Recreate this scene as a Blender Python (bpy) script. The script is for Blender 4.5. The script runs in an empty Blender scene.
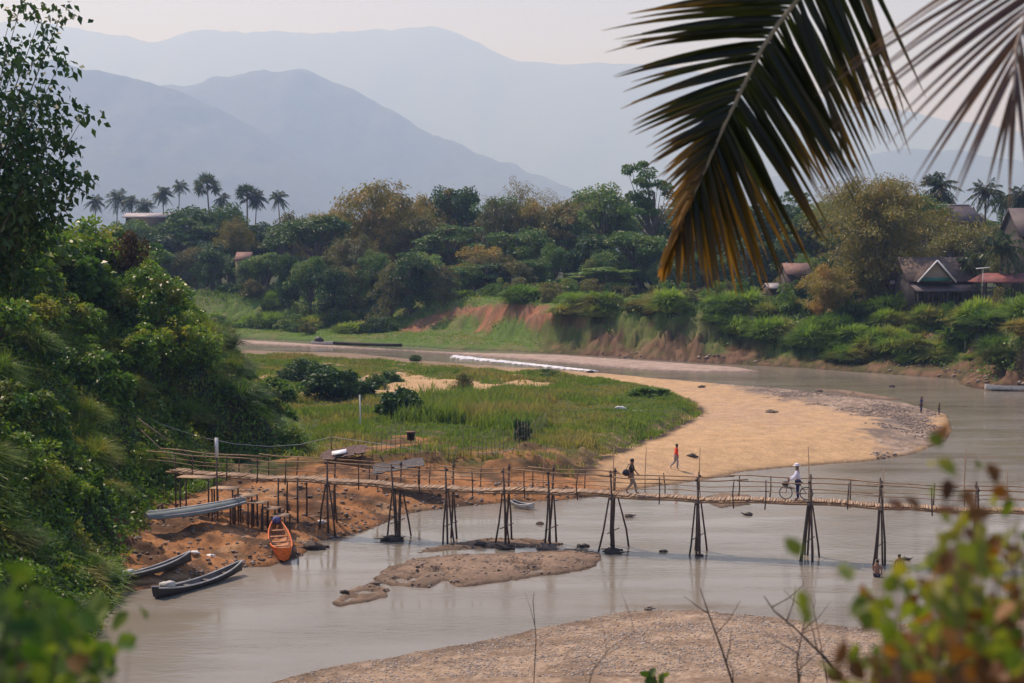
import bpy, math, random
import numpy as np
from mathutils import Vector, Matrix
random.seed(7); rng = np.random.default_rng(11)
R = math.radians
sc = bpy.context.scene
col = sc.collection
# ---------------------------------------------------------------- camera
FPX, CZ, PITCH = 1422.2, 14.5, R(3.562)
cam_d = bpy.data.cameras.new('camera'); cam = bpy.data.objects.new('camera', cam_d); col.objects.link(cam)
cam.location = (0, 0, CZ); cam.rotation_euler = (R(90) - PITCH, 0, 0)
cam_d.lens = 50; cam_d.sensor_width = 36; cam_d.clip_start = 0.1; cam_d.clip_end = 20000
cam_d.dof.use_dof = True; cam_d.dof.focus_distance = 80; cam_d.dof.aperture_fstop = 3.4
sc.camera = cam
CP, SP = math.cos(PITCH), math.sin(PITCH)

def ray(px, py):
    a = (px - 512) / FPX; b = (341.5 - py) / FPX
    return Vector((a, CP + b * SP, -SP + b * CP))
def P(px, py, z=0.0):                      # where the sight line of a pixel meets height z
    d = ray(px, py); t = (z - CZ) / d.z
    return Vector((d.x * t, d.y * t, z))
def PD(px, py, y):                         # the point of the sight line at distance y
    d = ray(px, py); t = y / d.y
    return Vector((d.x * t, y, CZ + d.z * t))
def proj(x, y, z):
    x = np.asarray(x, float); y = np.asarray(y, float); zz = np.asarray(z, float) - CZ
    dep = y * CP - zz * SP; up = y * SP + zz * CP
    dep = np.where(dep < 1, 1, dep)
    return 512 + FPX * x / dep, 341.5 - FPX * up / dep

# ---------------------------------------------------------------- noise
def _h(i, j, s):
    n = (i * 374761393 + j * 668265263 + s * 2246822519) & 0xffffffff
    n = ((n ^ (n >> 13)) * 1274126177) & 0xffffffff
    return ((n ^ (n >> 16)) & 0xffff) / 65535.0
def vnoise(x, y, s=0):
    xi = np.floor(x).astype(np.int64); yi = np.floor(y).astype(np.int64)
    fx = x - xi; fy = y - yi; fx = fx * fx * (3 - 2 * fx); fy = fy * fy * (3 - 2 * fy)
    a = _h(xi, yi, s); b = _h(xi + 1, yi, s); c = _h(xi, yi + 1, s); d = _h(xi + 1, yi + 1, s)
    return (a * (1 - fx) + b * fx) * (1 - fy) + (c * (1 - fx) + d * fx) * fy
def fbm(x, y, o=4, s=0):
    x = np.asarray(x, float); y = np.asarray(y, float)
    t = 0; a = .5
    for k in range(o):
        t = t + a * (vnoise(x, y, s + k) - .5) * 2; x = x * 2.03 + 17.1; y = y * 2.03 + 5.7; a *= .5
    return t
def ss(x, a, b):
    t = np.clip((x - a) / (b - a), 0, 1); return t * t * (3 - 2 * t)

# ---------------------------------------------------------------- mesh building
class MB:
    def __init__(s): s.v = []; s.q = []; s.t = []; s.n = 0; s.big = []
    def add(s, v, q=None, t=None):
        v = np.asarray(v, np.float32).reshape(-1, 3)
        if q is not None and len(q): s.q.append(np.asarray(q, np.int64) + s.n)
        if t is not None and len(t): s.t.append(np.asarray(t, np.int64) + s.n)
        s.v.append(v); s.n += len(v); return s
    def mesh(s, name, mat=None, smooth=False):
        me = bpy.data.meshes.new(name)
        v = np.concatenate(s.v) if s.v else np.zeros((0, 3), np.float32)
        q = np.concatenate(s.q) if s.q else np.zeros((0, 4), np.int64)
        t = np.concatenate(s.t) if s.t else np.zeros((0, 3), np.int64)
        me.vertices.add(len(v)); me.vertices.foreach_set('co', v.astype(np.float32).ravel())
        nl = q.size + t.size; me.loops.add(nl); me.polygons.add(len(q) + len(t))
        me.loops.foreach_set('vertex_index', np.concatenate([q.ravel(), t.ravel()]).astype(np.int32))
        st = np.concatenate([np.arange(len(q)) * 4, q.size + np.arange(len(t)) * 3]).astype(np.int32)
        me.polygons.foreach_set('loop_start', st)
        if smooth: me.polygons.foreach_set('use_smooth', np.ones(len(st), bool))
        me.update(calc_edges=True)
        if mat: me.materials.append(mat)
        return me
    def build(s, name, mat=None, parent=None, smooth=False):
        return link(name, s.mesh(name, mat, smooth), parent)
    def tube(s, pts, rad, n=6, cap=True):
        pts = np.array([tuple(p) for p in pts], float); m = len(pts)
        rad = np.full(m, rad, float) if np.isscalar(rad) else np.array(rad, float)
        d = np.gradient(pts, axis=0); d /= np.linalg.norm(d, axis=1)[:, None] + 1e-9
        up = np.tile([0., 0., 1.], (m, 1)); up[np.abs(d[:, 2]) > .9] = (1, 0, 0)
        if np.abs(d[:, 2]).max() > .9 and np.abs(d[:, 2]).min() <= .9: up[:] = (0.3, .95, 0.02)
        a = np.cross(d, up); a /= np.linalg.norm(a, axis=1)[:, None] + 1e-9; b = np.cross(d, a)
        th = np.arange(n) * 2 * math.pi / n
        v = pts[:, None, :] + rad[:, None, None] * (a[:, None, :] * np.cos(th)[None, :, None] + b[:, None, :] * np.sin(th)[None, :, None])
        i = np.arange(m - 1)[:, None] * n; j = np.arange(n)[None, :]; k = (j + 1) % n
        q = np.stack([i + j, i + k, i + n + k, i + n + j], -1).reshape(-1, 4)
        v = v.reshape(-1, 3); t = []
        if cap:
            v = np.concatenate([v, pts[:1], pts[-1:]]); c0 = m * n
            for e in range(n):
                t.append((c0, (e + 1) % n, e)); t.append((c0 + 1, (m - 1) * n + e, (m - 1) * n + (e + 1) % n))
        s.add(v, q, t); return s
    def box(s, c, size, rz=0, ry=0, rx=0):
        h = np.array(size, float) / 2
        v = np.array([(x, y, z) for x in (-1, 1) for y in (-1, 1) for z in (-1, 1)], float) * h
        m = np.array(Matrix.Rotation(rz, 3, 'Z') @ Matrix.Rotation(ry, 3, 'Y') @ Matrix.Rotation(rx, 3, 'X'))
        v = v @ m.T + np.array(tuple(c))
        s.add(v, [(0, 1, 3, 2), (4, 6, 7, 5), (0, 4, 5, 1), (2, 3, 7, 6), (0, 2, 6, 4), (1, 5, 7, 3)]); return s
    def slab(s, pts, th):                    # polygon quad pts (4) thickened downward
        p = np.array([tuple(a) for a in pts], float); u = np.cross(p[1] - p[0], p[3] - p[0]); u /= np.linalg.norm(u)
        v = np.concatenate([p, p - u * th])
        s.add(v, [(0, 1, 2, 3), (7, 6, 5, 4), (0, 4, 5, 1), (1, 5, 6, 2), (2, 6, 7, 3), (3, 7, 4, 0)]); return s
    def blob(s, c, r, seed=0, nu=10, nv=7, amp=.25):
        rg = np.random.default_rng(seed); r = np.ones(3) * r
        u = np.arange(nu) * 2 * math.pi / nu; w = np.linspace(0, math.pi, nv + 1)
        U, W = np.meshgrid(u, w); k = 1 + amp * (rg.random(U.shape) - .5) * 2
        k[0] = k[0, 0]; k[-1] = k[-1, 0]
        v = np.stack([np.sin(W) * np.cos(U) * r[0], np.sin(W) * np.sin(U) * r[1], np.cos(W) * r[2]], -1) * k[..., None]
        i = np.arange(nv)[:, None] * nu; j = np.arange(nu)[None, :]; kk = (j + 1) % nu
        q = np.stack([i + j, i + nu + j, i + nu + kk, i + kk], -1).reshape(-1, 4)
        s.add(v.reshape(-1, 3) + np.array(tuple(c)), q); return s

def link(name, me, parent=None):
    o = bpy.data.objects.new(name, me); col.objects.link(o)
    if parent: o.parent = parent
    return o
def tag(o, label=None, cat=None, group=None, kind=None):
    if label: o['label'] = label
    if cat: o['category'] = cat
    if group: o['group'] = group
    if kind: o['kind'] = kind
    return o
def empty(name, loc=(0, 0, 0), rz=0):
    o = bpy.data.objects.new(name, None); col.objects.link(o); o.location = loc; o.rotation_euler = (0, 0, rz)
    o.empty_display_size = .2
    return o
def copy_tree(o, parent=None):
    c = o.copy(); col.objects.link(c); c.parent = parent
    for ch in list(o.children): copy_tree(ch, c)
    return c

def norm(a): return a / (np.linalg.norm(a, axis=-1, keepdims=True) + 1e-9)
def leaf_arrays(c, d, ln, wd, rg, droop=0.0, nrm=None):
    """rhombus leaves: base c, direction d, folded along the midrib"""
    n = len(c); d = norm(d); r = rg.normal(size=(n, 3)); r = norm(r if nrm is None else r * .45 + norm(nrm) * 1.2)
    s = norm(np.cross(d, r)); nn = np.cross(s, d)
    ln = np.broadcast_to(ln, n)[:, None] * rg.uniform(.7, 1.2, (n, 1)); wd = np.broadcast_to(wd, n)[:, None] * rg.uniform(.8, 1.2, (n, 1))
    tip = c + d * ln - np.array([0, 0, 1.]) * droop * ln
    mid = c + d * ln * .45
    v = np.stack([c, mid + s * wd / 2 + nn * wd * .12, tip, mid - s * wd / 2 + nn * wd * .12], 1)
    q = np.arange(n)[:, None] * 4 + np.arange(4)[None]
    return v.reshape(-1, 3), q
def blade_arrays(c, h, lean, wd, rg):
    """grass blades: two curved quads each; lean = horizontal offset of tip (n,3)"""
    n = len(c); h = np.broadcast_to(h, n)[:, None]
    z = np.array([0, 0, 1.]); a = rg.uniform(0, math.pi, n); s = np.stack([np.cos(a), np.sin(a), 0 * a], 1) * np.broadcast_to(wd, n)[:, None] / 2
    m = c + z * h * .6 + lean * .3; t = c + z * h * .92 + lean
    v = np.stack([c - s, c + s, m + s * .8, m - s * .8, t + s * .15, t - s * .15], 1).reshape(-1, 3)
    b = np.arange(n)[:, None] * 6
    q = np.concatenate([b + np.array([[0, 1, 2, 3]]), b + np.array([[3, 2, 4, 5]])])
    return v, q

# ---------------------------------------------------------------- materials
def newmat(name):
    m = bpy.data.materials.new(name); m.use_nodes = True; nt = m.node_tree
    b = nt.nodes['Principled BSDF']; return m, nt, b
def N(nt, t, **k):
    n = nt.nodes.new(t)
    for a, b in k.items(): setattr(n, a, b)
    return n
def mixc(nt, fac, a, b, mode='MIX'):
    n = N(nt, 'ShaderNodeMix', data_type='RGBA', blend_type=mode)
    for i, x in ((0, fac), (6, a), (7, b)):
        if hasattr(x, 'is_output'): nt.links.new(x, n.inputs[i])
        else: n.inputs[i].default_value = x if i == 0 else (*x, 1) if len(x) == 3 else x
    return n.outputs[2]
def ramp(nt, src, stops):
    n = N(nt, 'ShaderNodeValToRGB'); e = n.color_ramp.elements
    e[0].position, e[0].color = stops[0][0], (*stops[0][1], 1)
    e[1].position, e[1].color = stops[-1][0], (*stops[-1][1], 1)
    for p, c in stops[1:-1]:
        x = e.new(p); x.color = (*c, 1)
    nt.links.new(src, n.inputs[0]); return n.outputs[0]
def noise(nt, scale, detail=4, coord='Object', rough=.6, vec=None):
    n = N(nt, 'ShaderNodeTexNoise'); n.inputs['Scale'].default_value = scale; n.inputs['Detail'].default_value = detail
    n.inputs['Roughness'].default_value = rough
    if vec is None:
        if coord == 'World': vec = N(nt, 'ShaderNodeNewGeometry').outputs['Position']
        else: vec = N(nt, 'ShaderNodeTexCoord').outputs['Object']
    nt.links.new(vec, n.inputs['Vector']); return n.outputs[0]
def bump(nt, b, h, st=.3, dist=.05):
    n = N(nt, 'ShaderNodeBump'); n.inputs['Strength'].default_value = st; n.inputs['Distance'].default_value = dist
    nt.links.new(h, n.inputs['Height']); nt.links.new(n.outputs[0], b.inputs['Normal'])
def plain(name, c, rough=.7, var=.25, scale=3, metal=0, bmp=.2):
    m, nt, b = newmat(name)
    f = noise(nt, scale, 5)
    a = tuple(max(0, x * (1 - var)) for x in c); d = tuple(min(1, x * (1 + var)) for x in c)
    nt.links.new(ramp(nt, f, [(.3, a), (.7, d)]), b.inputs['Base Color'])
    b.inputs['Roughness'].default_value = rough; b.inputs['Metallic'].default_value = metal
    if bmp: bump(nt, b, f, bmp, .03)
    return m
def leafmat(name, c1, c2, c3=None, trans=.35, rough=.55, nscale=.35, vary=.35, odd=0.):
    """c1, c2: the two leaf colours; c3: colour of odd dead or young patches"""
    m, nt, b = newmat(name)
    g = N(nt, 'ShaderNodeNewGeometry'); oi = N(nt, 'ShaderNodeObjectInfo')
    cc = mixc(nt, g.outputs['Random Per Island'], c1, c2)
    nz = noise(nt, nscale, 3, vec=g.outputs['Position'])
    r = N(nt, 'ShaderNodeMapRange'); nt.links.new(nz, r.inputs[0])
    r.inputs[1].default_value = .5 - odd; r.inputs[2].default_value = .68 - odd
    if c3: cc = mixc(nt, r.outputs[0], cc, c3)
    h = N(nt, 'ShaderNodeHueSaturation'); nt.links.new(cc, h.inputs['Color'])
    mr = N(nt, 'ShaderNodeMapRange'); nt.links.new(oi.outputs['Random'], mr.inputs[0])
    mr.inputs[3].default_value = 1 - vary; mr.inputs[4].default_value = 1 + vary; nt.links.new(mr.outputs[0], h.inputs['Value'])
    mh = N(nt, 'ShaderNodeMapRange'); nt.links.new(oi.outputs['Random'], mh.inputs[0])
    mh.inputs[3].default_value = .52; mh.inputs[4].default_value = .485; nt.links.new(mh.outputs[0], h.inputs['Hue'])
    nt.links.new(h.outputs[0], b.inputs['Base Color']); b.inputs['Roughness'].default_value = rough
    b.inputs['Specular IOR Level'].default_value = .35
    t = N(nt, 'ShaderNodeBsdfTranslucent'); 
    br = mixc(nt, 1.0, h.outputs[0], (1.5, 1.5, .7), 'MULTIPLY'); nt.links.new(br, t.inputs[0])
    mx = N(nt, 'ShaderNodeMixShader'); mx.inputs[0].default_value = trans
    nt.links.new(b.outputs[0], mx.inputs[1]); nt.links.new(t.outputs[0], mx.inputs[2])
    nt.links.new(mx.outputs[0], nt.nodes['Material Output'].inputs[0]); return m

# ---------------------------------------------------------------- terrain layout
def pw(pts, z=0): return [tuple(P(a, b, z))[:2] for a, b in pts]
PEN = pw([(70, 683), (75, 640), (95, 598), (150, 588), (200, 578), (245, 567), (268, 566), (300, 556), (318, 541), (345, 537), (375, 527), (400, 515), (450, 508),
          (500, 503), (560, 500), (592, 497), (640, 488), (700, 481), (745, 471), (800, 466), (860, 462), (910, 455), (945, 442),
          (953, 432), (948, 415), (905, 403), (820, 394), (740, 387), (680, 381), (600, 374.5), (520, 369.5), (450, 363.5), (380, 357), (240, 351.5), (60, 348)]) + \
      [(-300, 205), (-300, 34), (-60, 36), (-24, 42)]
SLOPE = pw([(60, 700), (85, 610), (130, 548), (150, 524), (185, 495), (235, 470), (318, 460), (292, 430), (262, 402), (240, 374), (224, 354)], 1.2) + \
      [(-75, 212), (-300, 203), (-300, 36), (-60, 38), (-24, 44)]
GRASS = pw([(200, 350), (380, 357), (450, 364), (560, 371), (640, 379), (684, 392), (694, 403), (668, 416), (640, 427), (605, 442), (590, 450),
            (560, 458), (500, 463), (420, 458), (330, 460), (180, 470)], 1.7)
BARE = [pw([(350, 374), (390, 369), (440, 373), (500, 380), (485, 390), (420, 393), (370, 386)], 1.9),
        pw([(500, 375), (560, 378), (545, 384), (510, 382)], 1.9), pw([(395, 430), (450, 425), (440, 436), (380, 448), (350, 452), (345, 445)], 1.9)]
GRAVEL = pw([(640, 380), (700, 386), (760, 405), (860, 425), (872, 445), (880, 462), (910, 457), (953, 436), (950, 412), (905, 402), (820, 392), (740, 386), (680, 379)])
NEAR = [(-300, 20), (-30, 33), (-13, 44)] + pw([(225, 700), (262, 684), (330, 668), (400, 655), (480, 640), (560, 625), (620, 612), (700, 610), (780, 619), (850, 628), (930, 622), (1024, 600), (1100, 565)]) + \
       [(60, 82), (600, 80), (600, -400), (-300, -400)]
FAR = [(-900, 300), (-300, 262)] + pw([(-100, 335), (240, 338), (320, 342), (400, 346), (460, 350), (510, 351), (560, 354), (600, 356), (700, 363), (800, 368), (900, 375), (955, 379), (968, 388), (1000, 392), (1024, 391), (1100, 396)]) + \
      [(120, 135), (600, 120), (2600, 120), (2600, 6500), (-2600, 6500), (-2600, 300)]
ISL = [pw([(378, 580), (387, 567), (412, 560), (450, 556), (500, 554), (540, 552), (575, 550), (598, 553), (604, 560), (590, 570), (540, 577), (480, 585), (455, 588), (445, 582), (430, 588), (395, 586)]),
       pw([(333, 602), (345, 592), (370, 585), (392, 590), (390, 598), (340, 606)]),
       pw([(418, 553), (445, 545), (490, 538), (530, 539), (566, 545), (520, 548), (450, 550)]),
       pw([(698, 500), (720, 493), (750, 496), (747, 504), (720, 508)]),
       pw([(-100, 337), (240, 340), (320, 345), (400, 350), (460, 353), (560, 355.5), (650, 361.5), (740, 368), (762, 372), (700, 372.5), (640, 370), (590, 365.5), (520, 359.5), (460, 355), (400, 350.5), (240, 344), (-100, 341)]),
       pw([(812, 389), (850, 391), (906, 400), (880, 400)])]
SCAR = [(398, 331), (425, 317), (455, 308), (520, 304), (560, 306), (552, 318), (536, 330), (520, 318), (505, 316), (490, 331), (474, 332), (484, 316), (462, 314), (440, 321), (418, 332)]
def scarmask(x, y, z, n2):
    a, b = proj(x, y, z); return ss(sdist(a, b, SCAR) + n2 * 3.5, -1.5, 1.5)

def sdist(x, y, poly):
    """signed distance, positive inside"""
    x = np.asarray(x, float); y = np.asarray(y, float); best = np.full(x.shape, 1e18); ins = np.zeros(x.shape, bool)
    n = len(poly)
    for i in range(n):
        ax, ay = poly[i]; bx, by = poly[(i + 1) % n]; ex, ey = bx - ax, by - ay
        t = np.clip(((x - ax) * ex + (y - ay) * ey) / (ex * ex + ey * ey + 1e-12), 0, 1)
        best = np.minimum(best, (x - ax - t * ex) ** 2 + (y - ay - t * ey) ** 2)
        if ay != by:
            c = ((ay > y) != (by > y)) & (x < (bx - ax) * (y - ay) / (by - ay) + ax); ins ^= c
    d = np.sqrt(best); return np.where(ins, d, -d)

def terrain(x, y, full=False):
    x = np.asarray(x, float); y = np.asarray(y, float)
    w = fbm(x * .35, y * .35, 3, 3) * .5
    px = 512 + FPX * x / np.maximum(y, 5)
    z = np.full(x.shape, -1.2)
    sp = sdist(x, y, PEN) + w * .5; sl = sdist(x, y, SLOPE) + w * 1.6; sg = sdist(x, y, GRASS) + w * 1.0
    sn = sdist(x, y, NEAR) + w * .5; sf = sdist(x, y, FAR) + w * .8
    n1 = fbm(x * .12, y * .12, 4, 9); n2 = fbm(x * .8, y * .8, 3, 21); n3 = fbm(x * 3, y * 3, 3, 31)
    zp = np.where(sp > 0, .12 * ss(sp, 0, .3) + .75 * ss(sp, 0, 7) + .2 * n1 * ss(sp, 0, 8) + .05 * n2, np.maximum(-1.2, sp * .35))
    zp = zp + ss(sg, -.2, 1.0) * (.55 + .22 * n2) * ss(sp, 0, 3)
    # worn ledges of the orange earth shore
    ob = ss(x, 9, -2) * ss(sp, .1, 1.5) * (1 - ss(sp, 9, 16)) * ss(y, 110, 90)
    zp = zp + ob * (.6 * fbm(x * .3 + y * .5, y * .9, 4, 77) + .25 + .12 * n3)
    zp = zp + ss(sl, -.5, 13) * (11 + 2.2 * n1) + .5 * n2 * ss(sl, 0, 3)
    z = np.maximum(z, zp)
    for k, p in enumerate(ISL):
        si = sdist(x, y, p) + w * (.7 if k != 4 else .2) + n3 * .22
        z = np.maximum(z, np.where(si > 0, .1 * ss(si, 0, .12) + .13 * ss(si, .1, 2) - (.26 * ss(n2 + .6 * n3, .05, .5) if k != 4 else 0) * ss(si, .1, .8), np.maximum(-1.2, si * .3)))
    zn = np.where(sn > 0, .1 * ss(sn, 0, .3) + .5 * ss(sn, 0, 7) + .05 * n2, np.maximum(-1.2, sn * .3))
    zn = np.where(sn > 0, np.maximum(zn, np.minimum(13.0, 12.6 - .31 * y + .25 * n2)), zn)
    z = np.maximum(z, zn)
    Lr = np.interp(px, [0, 400, 480, 540, 570, 700, 770, 960, 1020], [34, 32, 26, 13, 9.5, 9.5, 17, 19, 9])
    u = sf + n2 * 1.2 * ss(sf, 1, 4)
    gul = fbm(px * .022 + n1, y * .12 + x * .05, 5, 55) + .5 * n2                        # erosion gullies down the cut bank
    u = u + gul * np.minimum(Lr * .17, 1.4)
    zf = np.where(sf > 0, .5 * ss(sf, 0, 2) + .5 * ss(u, 0, Lr * .35) + 5.8 * ss(u, Lr * np.interp(px, [480, 560], [.5, .12]), Lr) + .35 * n1 + .0 * u, np.maximum(-1.2, sf * .35))
    zf = zf + 1.5 * ss(sf, 60, 160) + np.where(sf > 0, .15 * n2 * ss(sf, 1, 4), 0)
    zf = zf + ss(sf, 1, 4) * ss(zf, 7, 5) * .35 * fbm(x * .15, zf * 2.2 + y * .1, 3, 88)
    z = np.maximum(z, zf)
    if full: return z, sp, sl, sg, sn, sf, n1, n2, n3, w, px
    return z
def gz(x, y): return float(terrain(np.array([x]), np.array([y]))[0])

def build_ground():
    ys = [-30.]
    while ys[-1] < 14500:
        y = ys[-1]
        if y < 44: st = 1.0 if y < 35 else .4
        elif y < 330: st = max(.13, .95 * y * y / (FPX * CZ)) if y < 150 else min(.9, .95 * y * y / (FPX * CZ))
        else: st = y * (.012 if y < 800 else .05)
        ys.append(y + st)
    ys = np.array(ys); ts = np.concatenate([-np.geomspace(.45, 1.25, 40)[::-1], np.arange(-.4489, .4489, .00115), np.geomspace(.45, 1.25, 40)])
    Y, T = np.meshgrid(ys, ts, indexing='ij'); X = T * (Y + 40)
    sh = X.shape
    z, sp, sl, sg, sn, sf, n1, n2, n3, w, px = terrain(X.ravel(), Y.ravel(), True)
    x, y = X.ravel(), Y.ravel()
    def C(c): return np.array(c, float)[None]
    def mix(a, b, f): return a * (1 - f[:, None]) + b * f[:, None]
    n4 = fbm(x * 1.7, y * 1.7, 4, 40); n5 = fbm(x * .05, y * .05, 3, 50)
    c = np.tile(C((.16, .12, .085)), (len(x), 1))
    # sand beach
    sand = mix(np.tile(C((.54, .36, .185)), (len(x), 1)), C((.48, .33, .20)), ss(n4 + n5, -.2, .8))
    gv = ss(sdist(x, y, GRAVEL) + n2 * 3 + n1 * 5 - .8, -1.2, 1.5)
    rgb = rng.random(len(x))
    gcol = mix(np.tile(C((.25, .19, .135)), (len(x), 1)), C((.44, .34, .25)), ss(n3 + .5 * (rgb - .5), -.35, .55))
    dk = ss(fbm(x * .25, y * .5, 3, 91) + .3 * n3, .12, .35)
    gcol = mix(gcol, C((.15, .125, .105)), dk * .75)
    pen = mix(sand, gcol, gv)
    pen = mix(pen, C((.27, .20, .13)), ss(y, 150, 178) * ss(x, 25, 5))
    orange = mix(np.tile(C((.40, .19, .075)), (len(x), 1)), C((.13, .075, .04)), ss(fbm(x * .45 + y * .3, y * 1.0, 4, 15) + .4 * n4, -.2, .25))
    orange = mix(orange, C((.50, .32, .17)), ss(fbm(x * .3, y * .9, 3, 14), .15, .5) * .7)
    of = ss(x + .25 * (y - 90) + n1 * 3, 10, 3) * ss(y, 125, 112)
    pen = mix(pen, orange, of)
    gr = mix(np.tile(C((.075, .105, .03)), (len(x), 1)), C((.15, .13, .055)), ss(n1 + n2 * .6, -.1, .5))
    gf = ss(sg + n2 * 1.2, -.5, .8)
    for b in BARE:
        gf = gf * (1 - ss(sdist(x, y, b) + n2 * 2.0, -.8, .8) * .95)
    gf = gf * (1 - .75 * ss(n1 + .7 * n2 + .12 * ss(y, 97, 88), .2, .55))
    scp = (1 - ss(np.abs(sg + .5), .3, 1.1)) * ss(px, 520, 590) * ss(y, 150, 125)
    pen = mix(pen, gr, gf)
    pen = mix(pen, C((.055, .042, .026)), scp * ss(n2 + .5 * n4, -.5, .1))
    pen = mix(pen, C((.04, .045, .018)), ss(sl + w, 0, 2))
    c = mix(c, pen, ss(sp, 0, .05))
    # scarp of the grass edge
    dz = np.hypot(*np.gradient(z.reshape(sh))[:2]).ravel()
    # near gravel
    ng = mix(np.tile(C((.30, .215, .14)), (len(x), 1)), C((.46, .35, .24)), ss(n3 + (rgb - .5), -.5, .6))
    ng = mix(ng, C((.22, .155, .10)), ss(fbm(x * .4, y * .9, 4, 61), .05, .5) * .7)
    ng = mix(ng, C((.07, .075, .03)), ss(z + n2, 1.5, 3.5))
    c = mix(c, ng, ss(sn, 0, .05))
    # islands
    for k, p in enumerate(ISL):
        si = sdist(x, y, p) + w * (.5 if k != 4 else .2)
        ic = C((.30, .215, .145)) if k != 4 else C((.42, .32, .25))
        c = mix(c, ic * (1 + .25 * n2[:, None] + .15 * n4[:, None]), ss(si, -.1, .1))
    # far bank
    fg = mix(np.tile(C((.105, .17, .035)), (len(x), 1)), C((.16, .17, .06)), ss(n2 + n1, -.1, .6))
    earth = mix(np.tile(C((.085, .05, .03)), (len(x), 1)), C((.20, .12, .07)), ss(n4 + n2, -.3, .5))
    cut = ss(px, 525, 560) * ss(px, 790, 740)
    cut = cut * ss(z + 1.6 * n1 + .8 * n2, 5.6, 3.8) * (.35 + .65 * ss(fbm(x * .22, z * .7 + y * .1, 3, 66), -.25, .1))
    cut = np.maximum(cut, .8 * ss(z, 1.6, .7) * ss(px, 525, 560))
    cut = np.maximum(cut, ss(px, 955, 975) * ss(z, 4.5, 3.2))
    cut = np.maximum(cut, .9 * ss(n2 + n1 * .8 + .5 * np.exp(-((px - 905) / 30) ** 2) * ss(z, 6.5, 5), .42, .62) * ss(px, 760, 800))
    far = mix(fg, earth, np.clip(cut + .25 * n2 * cut, 0, 1))
    scar = mix(np.tile(C((.33, .15, .08)), (len(x), 1)), C((.20, .12, .07)), ss(n2, -.2, .5))
    far = mix(far, scar, scarmask(x, y, z, n2 + .5 * n4))
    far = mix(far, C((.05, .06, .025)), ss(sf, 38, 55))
    c = mix(c, far, ss(sf, 0, .05))
    # damp margin just above the waterline
    wet = 1 - ss(z + .03 * n3, .02, .2)
    c = c * (1 - .5 * wet[:, None])
    me = bpy.data.meshes.new('ground')
    ny, nx = sh; i = np.arange(ny - 1)[:, None] * nx + np.arange(nx - 1)[None]
    q = np.stack([i, i + 1, i + nx + 1, i + nx], -1).reshape(-1, 4)
    mb = MB(); mb.add(np.stack([x, y, z], 1), q)
    o = mb.build('ground', None, smooth=True); me = o.data
    at = me.color_attributes.new('tone', 'FLOAT_COLOR', 'POINT')
    at.data.foreach_set('color', np.concatenate([np.clip(c, .005, 1), np.ones((len(x), 1))], 1).astype(np.float32).ravel())
    m, nt, b = newmat('earth')
    a = N(nt, 'ShaderNodeVertexColor', layer_name='tone'); pos = N(nt, 'ShaderNodeNewGeometry').outputs['Position']
    f1 = noise(nt, 5, 6, vec=pos, rough=.75); f2 = noise(nt, .9, 4, vec=pos)
    cc = mixc(nt, 1.0, a.outputs[0], ramp(nt, f1, [(.25, (.72, .72, .72)), (.75, (1.26, 1.26, 1.26))]), 'MULTIPLY')
    cc = mixc(nt, .6, cc, ramp(nt, f2, [(.3, (.72, .72, .72)), (.7, (1.25, 1.25, 1.25))]), 'MULTIPLY')
    vo = N(nt, 'ShaderNodeTexVoronoi'); vo.inputs['Scale'].default_value = 6; nt.links.new(pos, vo.inputs['Vector'])
    cc = mixc(nt, .35, cc, ramp(nt, vo.outputs['Distance'], [(.0, (1.3, 1.3, 1.3)), (.7, (.6, .6, .6))]), 'MULTIPLY')
    nt.links.new(cc, b.inputs['Base Color']); b.inputs['Roughness'].default_value = .95; b.inputs['Specular IOR Level'].default_value = .15
    bump(nt, b, f1, .6, .12)
    me.materials.append(m); tag(o, kind='structure', label='sandy and grassy river banks with bare earth and gravel bars')
    return o
build_ground()

def build_water():
    m, nt, b = newmat('river_water')
    pos = N(nt, 'ShaderNodeNewGeometry').outputs['Position']
    mp = N(nt, 'ShaderNodeMapping'); nt.links.new(pos, mp.inputs[0]); mp.inputs['Scale'].default_value = (.6, 1.5, 1); mp.inputs['Rotation'].default_value = (0, 0, R(-12))
    f1 = noise(nt, 2.2, 5, vec=mp.outputs[0], rough=.6); mp2 = N(nt, 'ShaderNodeMapping'); nt.links.new(pos, mp2.inputs[0]); mp2.inputs['Scale'].default_value = (.35, 1.6, 1); mp2.inputs['Rotation'].default_value = (0, 0, R(-16)); f4 = noise(nt, .22, 5, vec=mp2.outputs[0], rough=.65); f2 = noise(nt, .06, 4, vec=mp.outputs[0])
    nt.links.new(ramp(nt, f2, [(.35, (.19, .168, .125)), (.65, (.26, .235, .185))]), b.inputs['Base Color'])
    nt.links.new(ramp(nt, f2, [(.4, (.015,) * 3), (.62, (.07,) * 3)]), b.inputs['Roughness'])
    b.inputs['IOR'].default_value = 1.33
    bn = N(nt, 'ShaderNodeBump'); bn.inputs['Distance'].default_value = .08; nt.links.new(f1, bn.inputs['Height'])
    sr = N(nt, 'ShaderNodeMapRange'); nt.links.new(f4, sr.inputs[0]); sr.inputs[1].default_value = .38; sr.inputs[2].default_value = .66; sr.inputs[3].default_value = .03; sr.inputs[4].default_value = .55
    nt.links.new(sr.outputs[0], bn.inputs['Strength']); nt.links.new(bn.outputs[0], b.inputs['Normal'])
    o = MB().add([(-900, 30, 0), (2500, 30, 0), (2500, 420, 0), (-900, 420, 0)], [(0, 1, 2, 3)]).build('river', m)
    tag(o, 'murky grey river winding between sandbanks', kind='structure')
build_water()

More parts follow.
